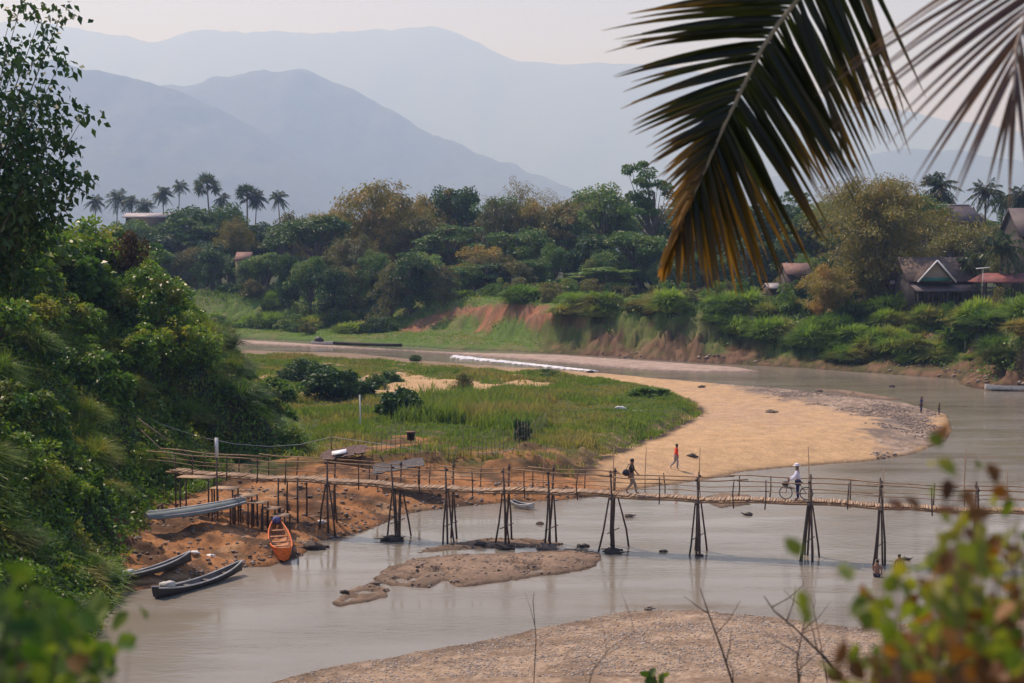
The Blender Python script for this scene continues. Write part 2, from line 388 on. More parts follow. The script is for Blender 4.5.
# ---------------------------------------------------------------- mountains, sky, haze
def mountain(name, label, sil, D, depth, seed, mat, rough=1.0):
    px = np.array([a for a, b in sil], float); hh = np.array([PD(a, b, D).z for a, b in sil])
    n = 260; p = np.linspace(px[0], px[-1], n); h = np.interp(p, px, hh)
    k = np.hanning(9); k /= k.sum(); h = np.convolve(np.pad(h, 4, mode='edge'), k, 'valid'); h = h + D * .0022 * fbm(p / 22, p * 0 + seed, 4, seed + 3)
    m = 90; v = np.linspace(-1, 1, m); X = (p[None] - 512) / FPX * D * (1 + .0 * v[:, None]); V = np.repeat(v[:, None], n, 1)
    H = np.repeat(h[None], m, 0); Yy = D + V * depth
    Xs = np.repeat(X[:1], m, 0)
    sp = fbm(Xs / (depth * .35), V * 1.3 + 7, 5, seed)
    prof = (1 - np.abs(V) ** 1.15)
    Z = 5 + (H - 5) * prof * (1 + .55 * sp * np.abs(V) ** .7 * rough) + fbm(Xs / (D * .012), Yy / (D * .012), 3, seed + 5) * D * .003 * prof
    Z = Z - 12 * (np.abs(V) > .97)
    i = np.arange(m - 1)[:, None] * n + np.arange(n - 1)[None]
    q = np.stack([i, i + 1, i + n + 1, i + n], -1).reshape(-1, 4)
    o = MB().add(np.stack([Xs, Yy, Z], -1).reshape(-1, 3), q).build(name, mat, smooth=True)
    tag(o, label, kind='structure')
mm = plain('forested_mountain', (.05, .062, .04), .95, .45, .02, bmp=0)
mountain('mountain', 'blue hazy ridge sloping down behind the palms on the left',
         [(-900, 40), (-300, 90), (-120, 60), (0, 62), (60, 58), (110, 72), (180, 88), (240, 118), (300, 150), (360, 190), (450, 240), (560, 262)], 6200, 1650, 3, mm)
mountain('mountain', 'hazy rounded peak with a long slope down to the right',
         [(-500, 150), (-60, 150), (60, 115), (150, 92), (215, 84), (260, 74), (305, 71), (340, 82), (385, 108), (440, 136), (500, 160), (560, 182), (640, 215), (760, 255)], 7600, 1700, 14, mm)
mountain('mountain', 'very faint far range high behind the peaks',
         [(-1200, 60), (-400, 20), (-100, 26), (40, 18), (100, 30), (155, 42), (210, 27), (270, 34), (340, 32), (430, 25), (470, 36), (505, 56), (560, 64), (640, 62), (720, 76), (850, 100), (1000, 128), (1300, 170)], 14500, 2200, 25, mm)
mountain('mountain', 'pale low hills above the houses on the right',
         [(560, 250), (660, 215), (760, 180), (840, 158), (900, 148), (950, 150), (1010, 160), (1100, 155), (1300, 120), (1600, 150)], 9000, 1800, 36, mm)

def build_haze():
    o = MB().box((0, 8500, 1200), (42000, 18200, 2410)).build('haze')
    m = bpy.data.materials.new('haze_air'); m.use_nodes = True; nt = m.node_tree; nt.nodes.clear()
    out = N(nt, 'ShaderNodeOutputMaterial'); v = N(nt, 'ShaderNodeVolumePrincipled')
    v.inputs['Color'].default_value = (.37, .57, 1.0, 1); v.inputs['Absorption Color'].default_value = (1, 1, 1, 1); v.inputs['Density'].default_value = HAZE; v.inputs['Anisotropy'].default_value = .26
    nt.links.new(v.outputs[0], out.inputs['Volume']); o.data.materials.append(m); tag(o, 'thin bluish haze filling the valley', kind='stuff')
HAZE = .00024
build_haze()
SUN_EL, SUN_AZ = R(54), R(-48)            # azimuth from +Y (view direction) towards +X; negative = from the left
w = bpy.data.worlds.new('World'); sc.world = w; w.use_nodes = True; nt = w.node_tree
bg = nt.nodes['Background']; sk = N(nt, 'ShaderNodeTexSky', sky_type='NISHITA'); sk.sun_disc = False
sk.sun_elevation = SUN_EL; sk.sun_rotation = SUN_AZ; sk.dust_density = .5; sk.air_density = 1.2; sk.ozone_density = 1
nt.links.new(mixc(nt, 1.0, sk.outputs[0], (1.03, .88, 1.04), 'MULTIPLY'), bg.inputs[0]); bg.inputs[1].default_value = .125
sd = bpy.data.lights.new('sun', 'SUN'); sun = bpy.data.objects.new('sun', sd); col.objects.link(sun)
sd.energy = 5.0; sd.angle = R(.53); sd.color = (1, .90, .98)
dirv = Vector((math.sin(SUN_AZ) * math.cos(SUN_EL), math.cos(SUN_AZ) * math.cos(SUN_EL), math.sin(SUN_EL)))
sun.rotation_euler = dirv.to_track_quat('Z', 'Y').to_euler(); sun.location = dirv * 300
sc.view_settings.view_transform = 'Standard'; sc.view_settings.look = 'None'; sc.view_settings.exposure = 0.1; sc.view_settings.gamma = 1
#WB
sc.cycles.volume_bounces = 1; sc.cycles.max_bounces = 8; sc.cycles.transparent_max_bounces = 8; sc.cycles.use_denoising = True
# ================================================================ vegetation
L = {}
L['dark'] = leafmat('dark_leaves', (.024, .07, .02), (.06, .125, .03), (.09, .14, .035), trans=.2)
L['mid'] = leafmat('mid_leaves', (.07, .155, .035), (.15, .25, .055), (.21, .23, .065), trans=.25)
L['yellow'] = leafmat('yellowing_bamboo_leaves', (.16, .16, .03), (.29, .235, .04), (.36, .21, .04), trans=.25)
L['olive'] = leafmat('olive_leaves', (.10, .12, .04), (.18, .18, .06), (.22, .16, .07), trans=.25)
L['pale'] = leafmat('pale_sparse_leaves', (.15, .14, .085), (.21, .19, .12), (.2, .17, .1))
L['lush'] = leafmat('lush_leaves', (.06, .13, .02), (.10, .19, .03), (.15, .18, .04))
L['palm'] = leafmat('palm_leaves', (.035, .065, .025), (.06, .10, .035), (.1, .1, .04), rough=.4)
L['slope'] = leafmat('slope_leaves', (.03, .085, .012), (.16, .29, .028), (.27, .27, .04), rough=.42, nscale=.5, trans=.3)
L['slope2'] = leafmat('slope_grass_blades', (.06, .13, .016), (.14, .23, .03), (.22, .21, .05), rough=.42, nscale=.5)
L['grass'] = leafmat('peninsula_grass', (.10, .17, .028), (.17, .24, .045), (.27, .23, .09), nscale=.14, trans=.4, odd=.05)
L['bankgrass'] = leafmat('bank_grass', (.12, .23, .03), (.22, .33, .05), (.30, .25, .08), nscale=.1, trans=.35)
BARK = plain('bark', (.11, .085, .06), .9, .4, 4)
PALEBARK = plain('pale_bark', (.22, .19, .15), .9, .3, 4)
CULM = plain('green_bamboo_culms', (.14, .15, .05), .6, .3, 6)

def crown_broad(seed, h, w, nclump=46, per=130, leaf=.55, lw=.36, flat=.75, base=.28, tiered=False, loose=.0):
    """returns (trunk mesh, crown mesh) standing at the origin"""
    rg = np.random.default_rng(seed); tr = MB(); cr = MB()
    z0 = h * base; top = h * .97
    bend = rg.normal(size=2) * w * .04
    tp = [(0, 0, -.8), (bend[0] * .4, bend[1] * .4, z0 * .6), (bend[0], bend[1], z0 + (h - z0) * .3), (bend[0] * 1.5, bend[1] * 1.3, z0 + (h - z0) * .7)]
    r0 = h * .022 + .08
    tr.tube(tp, [r0 * 1.3, r0, r0 * .7, r0 * .35], 7)
    lobes = []
    for k in range(5 + int(rg.integers(0, 4))):          # uneven lobes give the crown its outline
        a = rg.uniform(0, 2 * math.pi); q = rg.uniform(.1, .62)
        lobes.append((math.cos(a) * w / 2 * q, math.sin(a) * w / 2 * q, z0 + (top - z0) * rg.uniform(.12, .84), rg.uniform(.22, .40) * w))
    lobes.append((0, 0, z0 + (top - z0) * .72, w * .32))
    for k in range(nclump):
        lx, ly, lz, lr = lobes[k % len(lobes)]
        d = norm(rg.normal(size=3)); d[2] = abs(d[2]) * 1.05 - .3
        c = np.array([lx, ly, lz]) + d * lr * rg.uniform(.55, 1.02) * np.array([1, 1, .8])
        c[2] = min(c[2], top - .2)
        cs = w * rg.uniform(.06, .125)
        ax = np.array([cs, cs, cs * (.28 if tiered else flat)])
        m = int(per * rg.uniform(.7, 1.3) * (1 - loose))
        pp = norm(rg.normal(size=(m, 3))) * (rg.random((m, 1)) ** .3) * ax * 1.15
        dirs = norm(pp + rg.normal(size=(m, 3)) * .5 * cs + np.array([0, 0, .15]) * cs)
        v, q = leaf_arrays(c + pp, dirs, leaf, leaf * lw * 1.6, rg, .25, pp / ax + np.array([0, 0, .5])); cr.add(v, q)
        if k % 2 == 0 or tiered:
            s = np.array(tp[2]) if c[2] > tp[2][2] + 1 else np.array(tp[1]) * .5 + np.array(tp[2]) * .5
            mid = (s + c) / 2 + rg.normal(size=3) * .04 * w
            tr.tube([s, mid, c], [r0 * .35, r0 * .2, r0 * .07], 4, cap=False)
    return tr, cr
def crown_bamboo(seed, h, w, nculm=46, per=80, leaf=.5, dens=1.):
    rg = np.random.default_rng(seed); tr = MB(); cr = MB()
    for k in range(nculm):
        a = rg.uniform(0, 2 * math.pi); rr = w * .09 * rg.random() ** .5; b = np.array([math.cos(a) * rr, math.sin(a) * rr, -.4])
        a2 = a + rg.normal() * .5; out = w / 2 * rg.uniform(.15, 1.0); hh = h * (1.02 - .36 * (out / (w / 2)) ** 1.6) * rg.uniform(.82, 1.0)
        if k % 3 == 0: hh *= rg.uniform(.35, .7)
        t = np.linspace(0, 1, 9)[:, None]; od = np.array([math.cos(a2), math.sin(a2), 0])
        pts = b + od * out * t ** 2.2 + np.array([0, 0, 1]) * hh * np.sin(t * 1.75) / math.sin(1.45)
        pts[-1] -= np.array([0, 0, h * .03])
        tr.tube(pts, np.linspace(.07, .015, 9), 4, cap=False)
        m = int(per * rg.uniform(.7, 1.2) * dens); u = (.16 if k % 3 else .05) + .9 * rg.random(m) ** .8; u = np.minimum(u, 1) * 8
        i = np.minimum(u.astype(int), 7); f = (u - i)[:, None]; c = pts[i] * (1 - f) + pts[i + 1] * f
        nb = rg.integers(0, 14, m); bd = rg.normal(size=(14, 3)); bo = bd[nb] * w * .045 * rg.random((m, 1))
        c = c + bo + rg.normal(size=(m, 3)) * w * .022
        d = norm(rg.normal(size=(m, 3)) * .55 + od * .5 + np.array([0, 0, -.55]))
        v, q = leaf_arrays(c, d, leaf, leaf * .26, rg, .3); cr.add(v, q)
    return tr, cr
def crown_palm(seed, h, nf=20, fl=3.6, fan=False, leaflets=26, lean=.0):
    rg = np.random.default_rng(seed); tr = MB(); cr = MB()
    lx = lean * h; t = np.linspace(0, 1, 7)
    pts = np.stack([lx * t ** 1.6, 0 * t, h * t - .5 * (1 - t)], 1); tr.tube(pts, np.linspace(.24, .13, 7) if not fan else np.linspace(.32, .2, 7), 7)
    top = pts[-1]
    for k in range(nf):
        a = k * 2.399 + rg.normal() * .15; el = (rg.uniform(-.95, 1.25) if not fan else rg.uniform(-.6, 1.4)); L_ = fl * rg.uniform(.85, 1.1)
        od = np.array([math.cos(a) * math.cos(el), math.sin(a) * math.cos(el), math.sin(el)])
        if fan:
            ce = top + od * L_ * .55; tr.tube([top, ce], [.05, .03], 3, cap=False)
            u = norm(np.cross(od, rg.normal(size=3))); n_ = np.cross(od, u); m = 16; th = np.linspace(-2.0, 2.0, m)
            d = od[None] * np.cos(th)[:, None] + u[None] * np.sin(th)[:, None] + rg.normal(size=(m, 3)) * .08
            v, q = leaf_arrays(np.repeat(ce[None], m, 0), d, L_ * .5, .34, rg, .12); cr.add(v, q); continue
        s = np.linspace(0, 1, leaflets); dz = np.array([0, 0, 1.])
        dr = .45 + .5 * max(0, math.cos(el))
        pp = top + od * (L_ * s)[:, None] - dz * (dr * L_ * .55 * s ** 2.2)[:, None]
        tr.tube(pp[::5], np.linspace(.05, .015, len(pp[::5])), 3, cap=False)
        tan = norm(np.gradient(pp, axis=0)); side = norm(np.cross(tan, dz)); ll = L_ * .26 * np.sin(math.pi * np.clip(s * .9 + .12, 0, 1)) + .12
        for sg_ in (-1, 1):
            d = side * sg_ * .8 + tan * .55 - dz * .45 + rg.normal(size=(leaflets, 3)) * .12
            v, q = leaf_arrays(pp, d, ll, .15, rg, .3); cr.add(v, q)
    return tr, cr
def shrub_mesh(seed, w, h, n, leaf, lw=.5, clump=26, ground=True):
    rg = np.random.default_rng(seed); cr = MB(); st = MB()
    for k in range(clump):
        a = rg.uniform(0, 6.283); rr = w / 2 * rg.random() ** .6 * .85; e = rg.uniform(.15, 1) * (1 - (rr / (w / 2)) ** 2.2 * .75)
        c = np.array([math.cos(a) * rr, math.sin(a) * rr, h * e * .92]); cs = w * rg.uniform(.09, .17)
        m = int(n / clump * rg.uniform(.6, 1.4)); pp = norm(rg.normal(size=(m, 3))) * (rg.random((m, 1)) ** .28) * cs * np.array([1, 1, .75])
        d = norm(pp + rg.normal(size=(m, 3)) * .6 * cs + np.array([0, 0, .35]) * cs)
        v, q = leaf_arrays(c + pp, d, leaf, leaf * lw, rg, .25, pp / cs + np.array([0, 0, .5])); cr.add(v, q)
        st.tube([(rr * .15 * math.cos(a), rr * .15 * math.sin(a), -.5), c * .6, c], [.05, .03, .01], 4, cap=False)
    return st, cr
def mound_mesh(seed, w, h, n, wd=.035):
    """a clump of long arching grass or bamboo shoots that spills outwards"""
    rg = np.random.default_rng(seed); cr = MB()
    for tier in range(12):
        a0 = rg.uniform(0, 6.283); r0 = w * .28 * rg.random() ** .5; b0 = np.array([math.cos(a0) * r0, math.sin(a0) * r0, h * .25 * rg.random() - .2])
        m = n // 12; a = rg.uniform(0, 6.283, m); r_ = rg.random(m) ** .7
        c = b0 + np.stack([np.cos(a) * .25, np.sin(a) * .25, 0 * a], 1) * rg.random((m, 1)) * w * .3
        ln = w * .5 * r_; lean = np.stack([np.cos(a) * ln, np.sin(a) * ln, -ln * .55], 1)
        v, q = blade_arrays(c, h * rg.uniform(.5, .85, m), lean, wd, rg); cr.add(v, q)
    return cr

def make_tree(tr, cr, leafm, barkm, name='tree'):
    root = empty(name)
    o1 = tr.build('trunk', barkm, root, smooth=True); o2 = cr.build('crown', leafm, root)
    return root
protos = {}; used = set()
def proto(key):
    if key in protos: return protos[key]
    kind, i = key; s = 100 + i * 17 + sum(map(ord, kind))
    H, W = 20., 13.
    if kind == 'dark': t = crown_broad(s, H, W, 56, 120, .62, .40, base=.12)
    elif kind == 'mid': t = crown_broad(s, H, W, 54, 120, .6, .38, base=.12)
    elif kind == 'olive': t = crown_broad(s, H, W, 54, 110, .5, .36, base=.1)
    elif kind == 'layer': t = crown_broad(s, H, W, 44, 120, .6, .34, tiered=True, base=.12)
    elif kind == 'pale': t = crown_broad(s, H, W, 40, 55, .36, .35, base=.25)
    elif kind == 'yellow': t = crown_bamboo(s, H, W + 1, 84, 190, .62)
    elif kind == 'giant': t = crown_bamboo(s, H, W + 1, 130, 260, .42)
    elif kind == 'bamboo_thin': t = crown_bamboo(s, H, W - 2, 36, 60, .45)
    elif kind == 'shrub': t = shrub_mesh(s, 5, 3.6, 2600, .4, .5, 24)
    H0 = H if kind != 'shrub' else 3.6; W0 = W if kind != 'shrub' else 5
    lm = {'dark': 'dark', 'mid': 'mid', 'olive': 'olive', 'layer': 'mid', 'pale': 'pale', 'yellow': 'yellow', 'giant': 'yellow', 'bamboo_thin': 'olive', 'shrub': 'mid'}[kind]
    nm = {'yellow': 'bamboo_clump', 'giant': 'bamboo_clump', 'bamboo_thin': 'bamboo_clump', 'shrub': 'shrub'}.get(kind, 'tree')
    bk = CULM if 'amboo' in nm else (PALEBARK if kind == 'pale' else BARK)
    root = empty(nm); t[0].build('trunk' if nm == 'tree' else ('culms' if 'bamboo' in nm else 'stems'), bk, root, smooth=True)
    t[1].build('crown' if nm == 'tree' else 'foliage', L[lm], root)
    protos[key] = (root, H0, W0); return protos[key]
def place(kind, i, px, top, y, wpx, label, group=None, cat=None, mat=None, rz=None, sink=0):
    root, H0, W0 = proto((kind, i))
    o = root if (kind, i) not in used else copy_tree(root)
    used.add((kind, i))
    p = PD(px, top, y); x = p.x; g = gz(x, y) - sink; h = max(1.0, p.z - g); wm = wpx * y / FPX
    o.location = (x, y, g); o.scale = (wm / W0, wm / W0, h / H0); o.rotation_euler = (0, 0, random.uniform(0, 6.28) if rz is None else rz)
    if 'label' in o: del o['label']
    if 'group' in o: del o['group']
    tag(o, label, cat or {'tree': 'tree', 'bamboo_clump': 'bamboo', 'shrub': 'shrub'}[o.name.split('.')[0]], group)
    if mat:
        for ch in o.children:
            if ch.name.split('.')[0] in ('crown', 'foliage'):
                me = ch.data.copy(); me.materials.clear(); me.materials.append(L[mat]); ch.data = me
    return o

# --- named trees on the far bank: (kind, variant, px, top py, distance, width px, label, material)
TREES = [
 ('dark', 0, 190, 196, 330, 74, 'dense blue-green tree just right of the row of tall coconut palms', None),
 ('mid', 0, 232, 200, 320, 52, 'green rounded tree below the fan palm', None),
 ('yellow', 0, 236, 214, 300, 46, 'small orange-yellow bamboo above the pink tiled roofs', None),
 ('dark', 1, 160, 226, 320, 60, 'dark round tree in front of the long pale roof', None),
 ('mid', 1, 136, 217, 335, 48, 'green tree hiding the lower half of the long pale roof', None),
 ('dark', 2, 212, 236, 300, 66, 'dark bushy tree left of the pink tiled roofs', None),
 ('olive', 0, 299, 196, 318, 58, 'olive tree between the pair of palms and the big yellow bamboo', None),
 ('mid', 1, 320, 210, 280, 96, 'broad deep green tree below and left of the big yellow bamboo', 'dark'),
 ('yellow', 1, 378, 178, 288, 104, 'tall yellow feathery bamboo on the skyline left of the dark rounded tree', None),
 ('yellow', 0, 352, 232, 268, 60, 'lower yellow bamboo leaning over the dark hollow', 'olive'),
 ('dark', 0, 463, 172, 300, 56, 'almost black rounded tree standing highest in the middle of the wood', None),
 ('olive', 1, 430, 205, 285, 70, 'olive tree below and left of the almost black rounded tree', None),
 ('layer', 0, 452, 214, 272, 84, 'green tree with flat layered branches in the middle of the wood', None),
 ('layer', 1, 420, 250, 262, 62, 'pale green layered tree above the red earth scar', 'lush'),
 ('pale', 0, 524, 168, 300, 54, 'nearly bare thin-crowned tree on the skyline right of the almost black tree', None),
 ('pale', 1, 550, 178, 300, 54, 'pale wispy tree with bare twigs on the middle skyline', None),
 ('yellow', 1, 500, 196, 285, 62, 'yellow-brown bamboo right of the layered green tree', 'olive'),
 ('olive', 2, 566, 186, 288, 76, 'olive tree at the right end of the bare twiggy crowns', None),
 ('mid', 2, 520, 216, 268, 76, 'mid green tree above the round lone bush', None),
 ('olive', 0, 480, 235, 262, 60, 'dull brown-green tree over the middle of the earth scar', 'yellow'),
 ('dark', 1, 490, 258, 255, 64, 'dark low tree with a hollow beneath it near the earth scar', None),
 ('mid', 0, 610, 180, 276, 76, 'green tree left of the tall open-branched tree', None),
 ('layer', 1, 655, 155, 262, 70, 'tall open tree with spreading flat branches beside the palm frond tips', None),
 ('dark', 2, 592, 226, 262, 76, 'dark tree with drooping crown over the banana plants', None),
 ('mid', 1, 640, 226, 250, 84, 'bright-edged green tree over the eroded brown bank', None),
 ('layer', 0, 604, 262, 246, 70, 'low layered tree above the brown cut bank', None),
 ('dark', 0, 700, 196, 262, 88, 'dark tree behind the tip of the large palm frond', None),
 ('dark', 1, 770, 188, 250, 96, 'dark tree seen through the drooping leaflets of the large frond', None),
 ('mid', 2, 700, 244, 240, 76, 'green tree in shade beneath the large palm frond', None),
 ('dark', 2, 752, 232, 236, 80, 'very dark tree left of the small orange roof', None),
 ('dark', 0, 812, 200, 240, 72, 'dark tree between the frond and the giant yellow bamboo', None),
 ('pale', 0, 838, 168, 250, 66, 'leafless grey tree behind the giant yellow bamboo, left one', None),
 ('pale', 1, 888, 160, 245, 76, 'leafless grey tree rising right above the giant yellow bamboo', None),
 ('giant', 0, 880, 172, 196, 150, 'giant golden-green bamboo clump beside the gabled house', None),
 ('yellow', 0, 826, 262, 190, 60, 'short drooping bamboo at the left foot of the giant clump', None),
 ('mid', 1, 932, 186, 225, 60, 'green tree behind the long dark roof, left end', None),
 ('olive', 1, 962, 212, 208, 76, 'flat olive tree crowns between the two roofs on the right', None),
 ('olive', 2, 1004, 214, 215, 64, 'olive tree right above the red pavilion roof', None),
 ('mid', 0, 1060, 196, 205, 96, 'green tree at the right edge of the wood', None),
 ('dark', 2, 1008, 206, 235, 60, 'dark tree below the row of palms on the right', None),
]
for i, (k, v, px, top, y, wp, lab, mt) in enumerate(TREES): place(k, v, px, top, y, wp, lab, mat=mt)
# --- second line of trees that close the wood behind and below them
fill = []
for k in range(96):
    px = 130 + k * 9.5 + random.uniform(-6, 6)
    kind = random.choice(['dark', 'mid', 'mid', 'olive', 'layer']) if k % 2 == 0 else random.choice(['dark', 'mid', 'mid', 'olive'])
    if k % 2 == 0 and 290 < px < 720 and k % 3 != 1: kind = random.choice(['olive', 'yellow', 'pale', 'bamboo_thin'])
    if k % 2: top, y = random.uniform(236, 262), random.uniform(246, 262)
    else: top, y = (random.uniform(180, 212) if 290 < px < 1000 else random.uniform(212, 232)), random.uniform(288, 310)
    if 770 < px < 1040: y -= 30
    if px < 280: y += 30
    if 885 < px < 1030 and k % 2: continue
    place(kind, random.randrange(3 if kind in ('dark', 'mid', 'olive', 'layer') else 2), px, top, y, random.uniform(56, 80) if k % 2 == 0 else random.uniform(34, 54),
          sink=2.8 if k % 2 else .5, label={'dark': 'dark green tree closing the gaps of the far bank wood', 'mid': 'mid green tree closing the gaps of the far bank wood',
           'olive': 'olive green tree closing the gaps of the far bank wood', 'layer': 'layered green tree closing the gaps of the far bank wood', 'yellow': 'yellow-green bamboo rising between the trees of the far bank wood', 'pale': 'thin pale crown on the skyline of the far bank wood', 'bamboo_thin': 'loose olive bamboo rising between the trees of the far bank wood'}[kind],
          group={'dark': 'dark trees filling the wood', 'mid': 'mid green trees filling the wood', 'olive': 'olive trees filling the wood', 'layer': 'layered trees filling the wood', 'yellow': 'bamboos filling the wood', 'pale': 'pale crowns filling the wood', 'bamboo_thin': 'loose bamboos filling the wood'}[kind])
for k in range(34):                                   # faded trees beyond, on the skyline far left and right
    px = -60 + k * 34 + random.uniform(-8, 8)
    place('mid' if k % 2 else 'dark', k % 3, px, random.uniform(216, 232), random.uniform(390, 470), random.uniform(44, 64),
          'hazy tree in the farthest line behind the wood', 'farthest hazy trees')
# --- shrubs on the far bank
place('shrub', 0, 522, 275, 246, 38, 'lone round olive bush at the top of the earth scar', mat='olive')
SH = [(350, 'dark'), (585, 'dark'), (405, 'mid'), (300, 'lush')]
for k in range(95):
    px = 205 + k * 8.8 + random.uniform(-4, 4); dd = random.uniform(5, 34) if px < 540 else random.uniform(8, 26)
    sx = px; yb = None
    for y in np.arange(150, 290, 1.0):
        X = (sx - 512) / FPX * y
        if sdist(np.array([X]), np.array([y]), FAR)[0] > dd: yb = y; break
    if yb is None or (395 < px < 545 and dd < 27): continue
    g = gz((sx - 512) / FPX * yb, yb); hh = random.uniform(1.6, 4.2) * (0.75 if dd < 12 else 1); tp = float(proj((sx - 512) / FPX * yb, yb, g + hh)[1])
    mt = random.choice(['dark', 'mid', 'mid', 'olive', 'lush'])
    place('shrub', k % 4, sx, tp, yb, random.uniform(16, 36), {'dark': 'dark green bush on the far bank', 'mid': 'mid green bush on the far bank', 'olive': 'olive bush on the far bank', 'lush': 'bright green bush on the far bank'}[mt],
          'bushes along the far bank', mat=None if mt == 'mid' else mt)
def far_mounds():
    rgm = random.Random(5); pr = []
    for i in range(4):
        o = mound_mesh(700 + i, 5, 3.0, 2200, .19).build('grass_clump', L['bankgrass']); pr.append([o, False])
    for k in range(150):
        px = rgm.uniform(560, 1040) if k < 112 else rgm.uniform(215, 560); dd = rgm.uniform(3.5, 17) if px > 770 else (rgm.uniform(6, 14) if px > 560 else rgm.uniform(12, 34)); Yb = None
        for y in np.arange(140, 290, 1.0):
            if sdist(np.array([(px - 512) / FPX * y]), np.array([y]), FAR)[0] > dd: Yb = y; break
        if Yb is None: continue
        e = pr[k % 4]; o = e[0] if not e[1] else copy_tree(e[0]); e[1] = True; X = (px - 512) / FPX * Yb; s = rgm.uniform(.35, 1.5)
        if 555 < px < 760 and rgm.random() < .35: continue
        if 395 < px < 515 and dd < 26: continue
        o.location = (X, Yb, gz(X, Yb) - .2); o.scale = (s, s, s * rgm.uniform(.6, 1.1)); o.rotation_euler = (0, 0, rgm.uniform(0, 6.28))
        for c in ('label', 'group'):
            if c in o: del o[c]
        tag(o, 'shaggy mound of green grass and creeper on the far bank', 'grass clump', 'grassy mounds on the far bank')
far_mounds()
# --- palms
def palm(px, top, y, fl, label, fan=False, seed=1, lean=0., nf=34, name='palm_tree', group=None):
    p = PD(px, top, y); g = gz(p.x, y); h = p.z - g - fl * (.55 if not fan else .6)
    t = crown_palm(seed, h, nf, fl, fan, lean=lean); root = empty(name, (p.x - lean * h, y, g)); t[0].build('trunk', BARK, root, smooth=True); t[1].build('crown', L['palm'], root)
    tag(root, label, 'palm tree', group); return root
PALMS = [(95, 192, 352, 3.6, 0, 'leftmost coconut palm of the hazy row, low feathery crown'), (118, 187, 350, 3.8, 0, 'tall coconut palm second from the left in the hazy row'),
 (131, 193, 345, 3.6, 0, 'coconut palm with a drooping crown left of the long pale roof'), (144, 196, 350, 3.4, 0, 'short coconut palm above the long pale roof'),
 (163, 184, 340, 4.2, 0, 'thick-crowned coconut palm left of the lone tallest palm'), (180, 178, 360, 3.2, 0, 'lone tallest slender palm against the mountain'),
 (207, 175, 330, 3.6, 1, 'fan palm with a dark rounded head left of centre of the palms'), (222, 190, 332, 3.6, 0, 'coconut palm half hidden right of the fan palm'),
 (247, 186, 320, 3.4, 1, 'fan palm with a round dark head beside a coconut palm'), (257, 188, 318, 3.7, 0, 'coconut palm touching the round-headed fan palm'),
 (278, 188, 316, 3.4, 0, 'coconut palm standing alone left of the olive tree'),
 (938, 172, 235, 4.2, 0, 'large coconut palm right of the giant bamboo'), (986, 179, 250, 3.8, 0, 'coconut palm on the skyline above the long dark roof'),
 (1004, 190, 262, 3.2, 0, 'small coconut palm behind the long dark roof'), (1022, 186, 240, 3.6, 0, 'coconut palm at the right edge of the skyline'),
 (1003, 228, 182, 4.4, 0, 'leaning coconut palm with long fronds over the red pavilion'), (972, 250, 186, 2.3, 0, 'slender young palm with drooping fronds beside the gabled house')]
for i, (px, tp, y, fl, fan, lab) in enumerate(PALMS):
    if px < 290: y *= 1.32; fl *= [1.1, 1.3, 1.0, 1.25, .95][i % 5]; tp += 2
    palm(px, tp, y, fl, lab, bool(fan), 30 + i, lean=[0, .05, -.04, .03][i % 4], nf=[30, 40, 26, 36, 44][i % 5])

# --- banana plants
def banana(px, y, h, seed, label, group=None):
    rg = np.random.default_rng(seed); X = (px - 512) / FPX * y; root = empty('banana_plant', (X, y, gz(X, y)))
    MB().tube([(0, 0, -.3), (.05, 0, h * .5)], [.14, .09], 6).build('trunk', CULM, root); cr = MB()
    for k in range(8):
        a = k * 2.4; el = rg.uniform(.5, 1.35); od = np.array([math.cos(a) * math.cos(el), math.sin(a) * math.cos(el), math.sin(el)]); s = np.linspace(0, 1, 6)[:, None]
        pp = np.array([.05, 0, h * .45]) + od * h * .62 * s - np.array([0, 0, 1]) * h * .3 * s ** 2.4; sd = norm(np.cross(od, (0, 0, 1.))); w_ = h * .085 * np.sin(s * 2.7 + .25)
        v = np.stack([pp - sd * w_, pp + [0, 0, -.03 * h], pp + sd * w_], 1).reshape(-1, 3)
        q = [(i * 3 + j, i * 3 + j + 1, i * 3 + j + 4, i * 3 + j + 3) for i in range(5) for j in (0, 1)]; cr.add(v, q)
    cr.build('leaves', L['lush'], root); tag(root, label, 'banana plant', group)
for i, px in enumerate([490, 548, 560, 574, 590, 662, 683, 948, 952, 966]):
    y = 248 if px < 640 else (232 if px < 800 else 172); banana(px, y + i % 3 * 2, 3.2 + (i % 3) * .5, i, 'banana plant with broad pale green leaves at the edge of the far wood' if px < 800 else 'banana plant in the garden of the gabled house', 'banana plants by the wood' if px < 800 else 'banana plants by the gabled house')

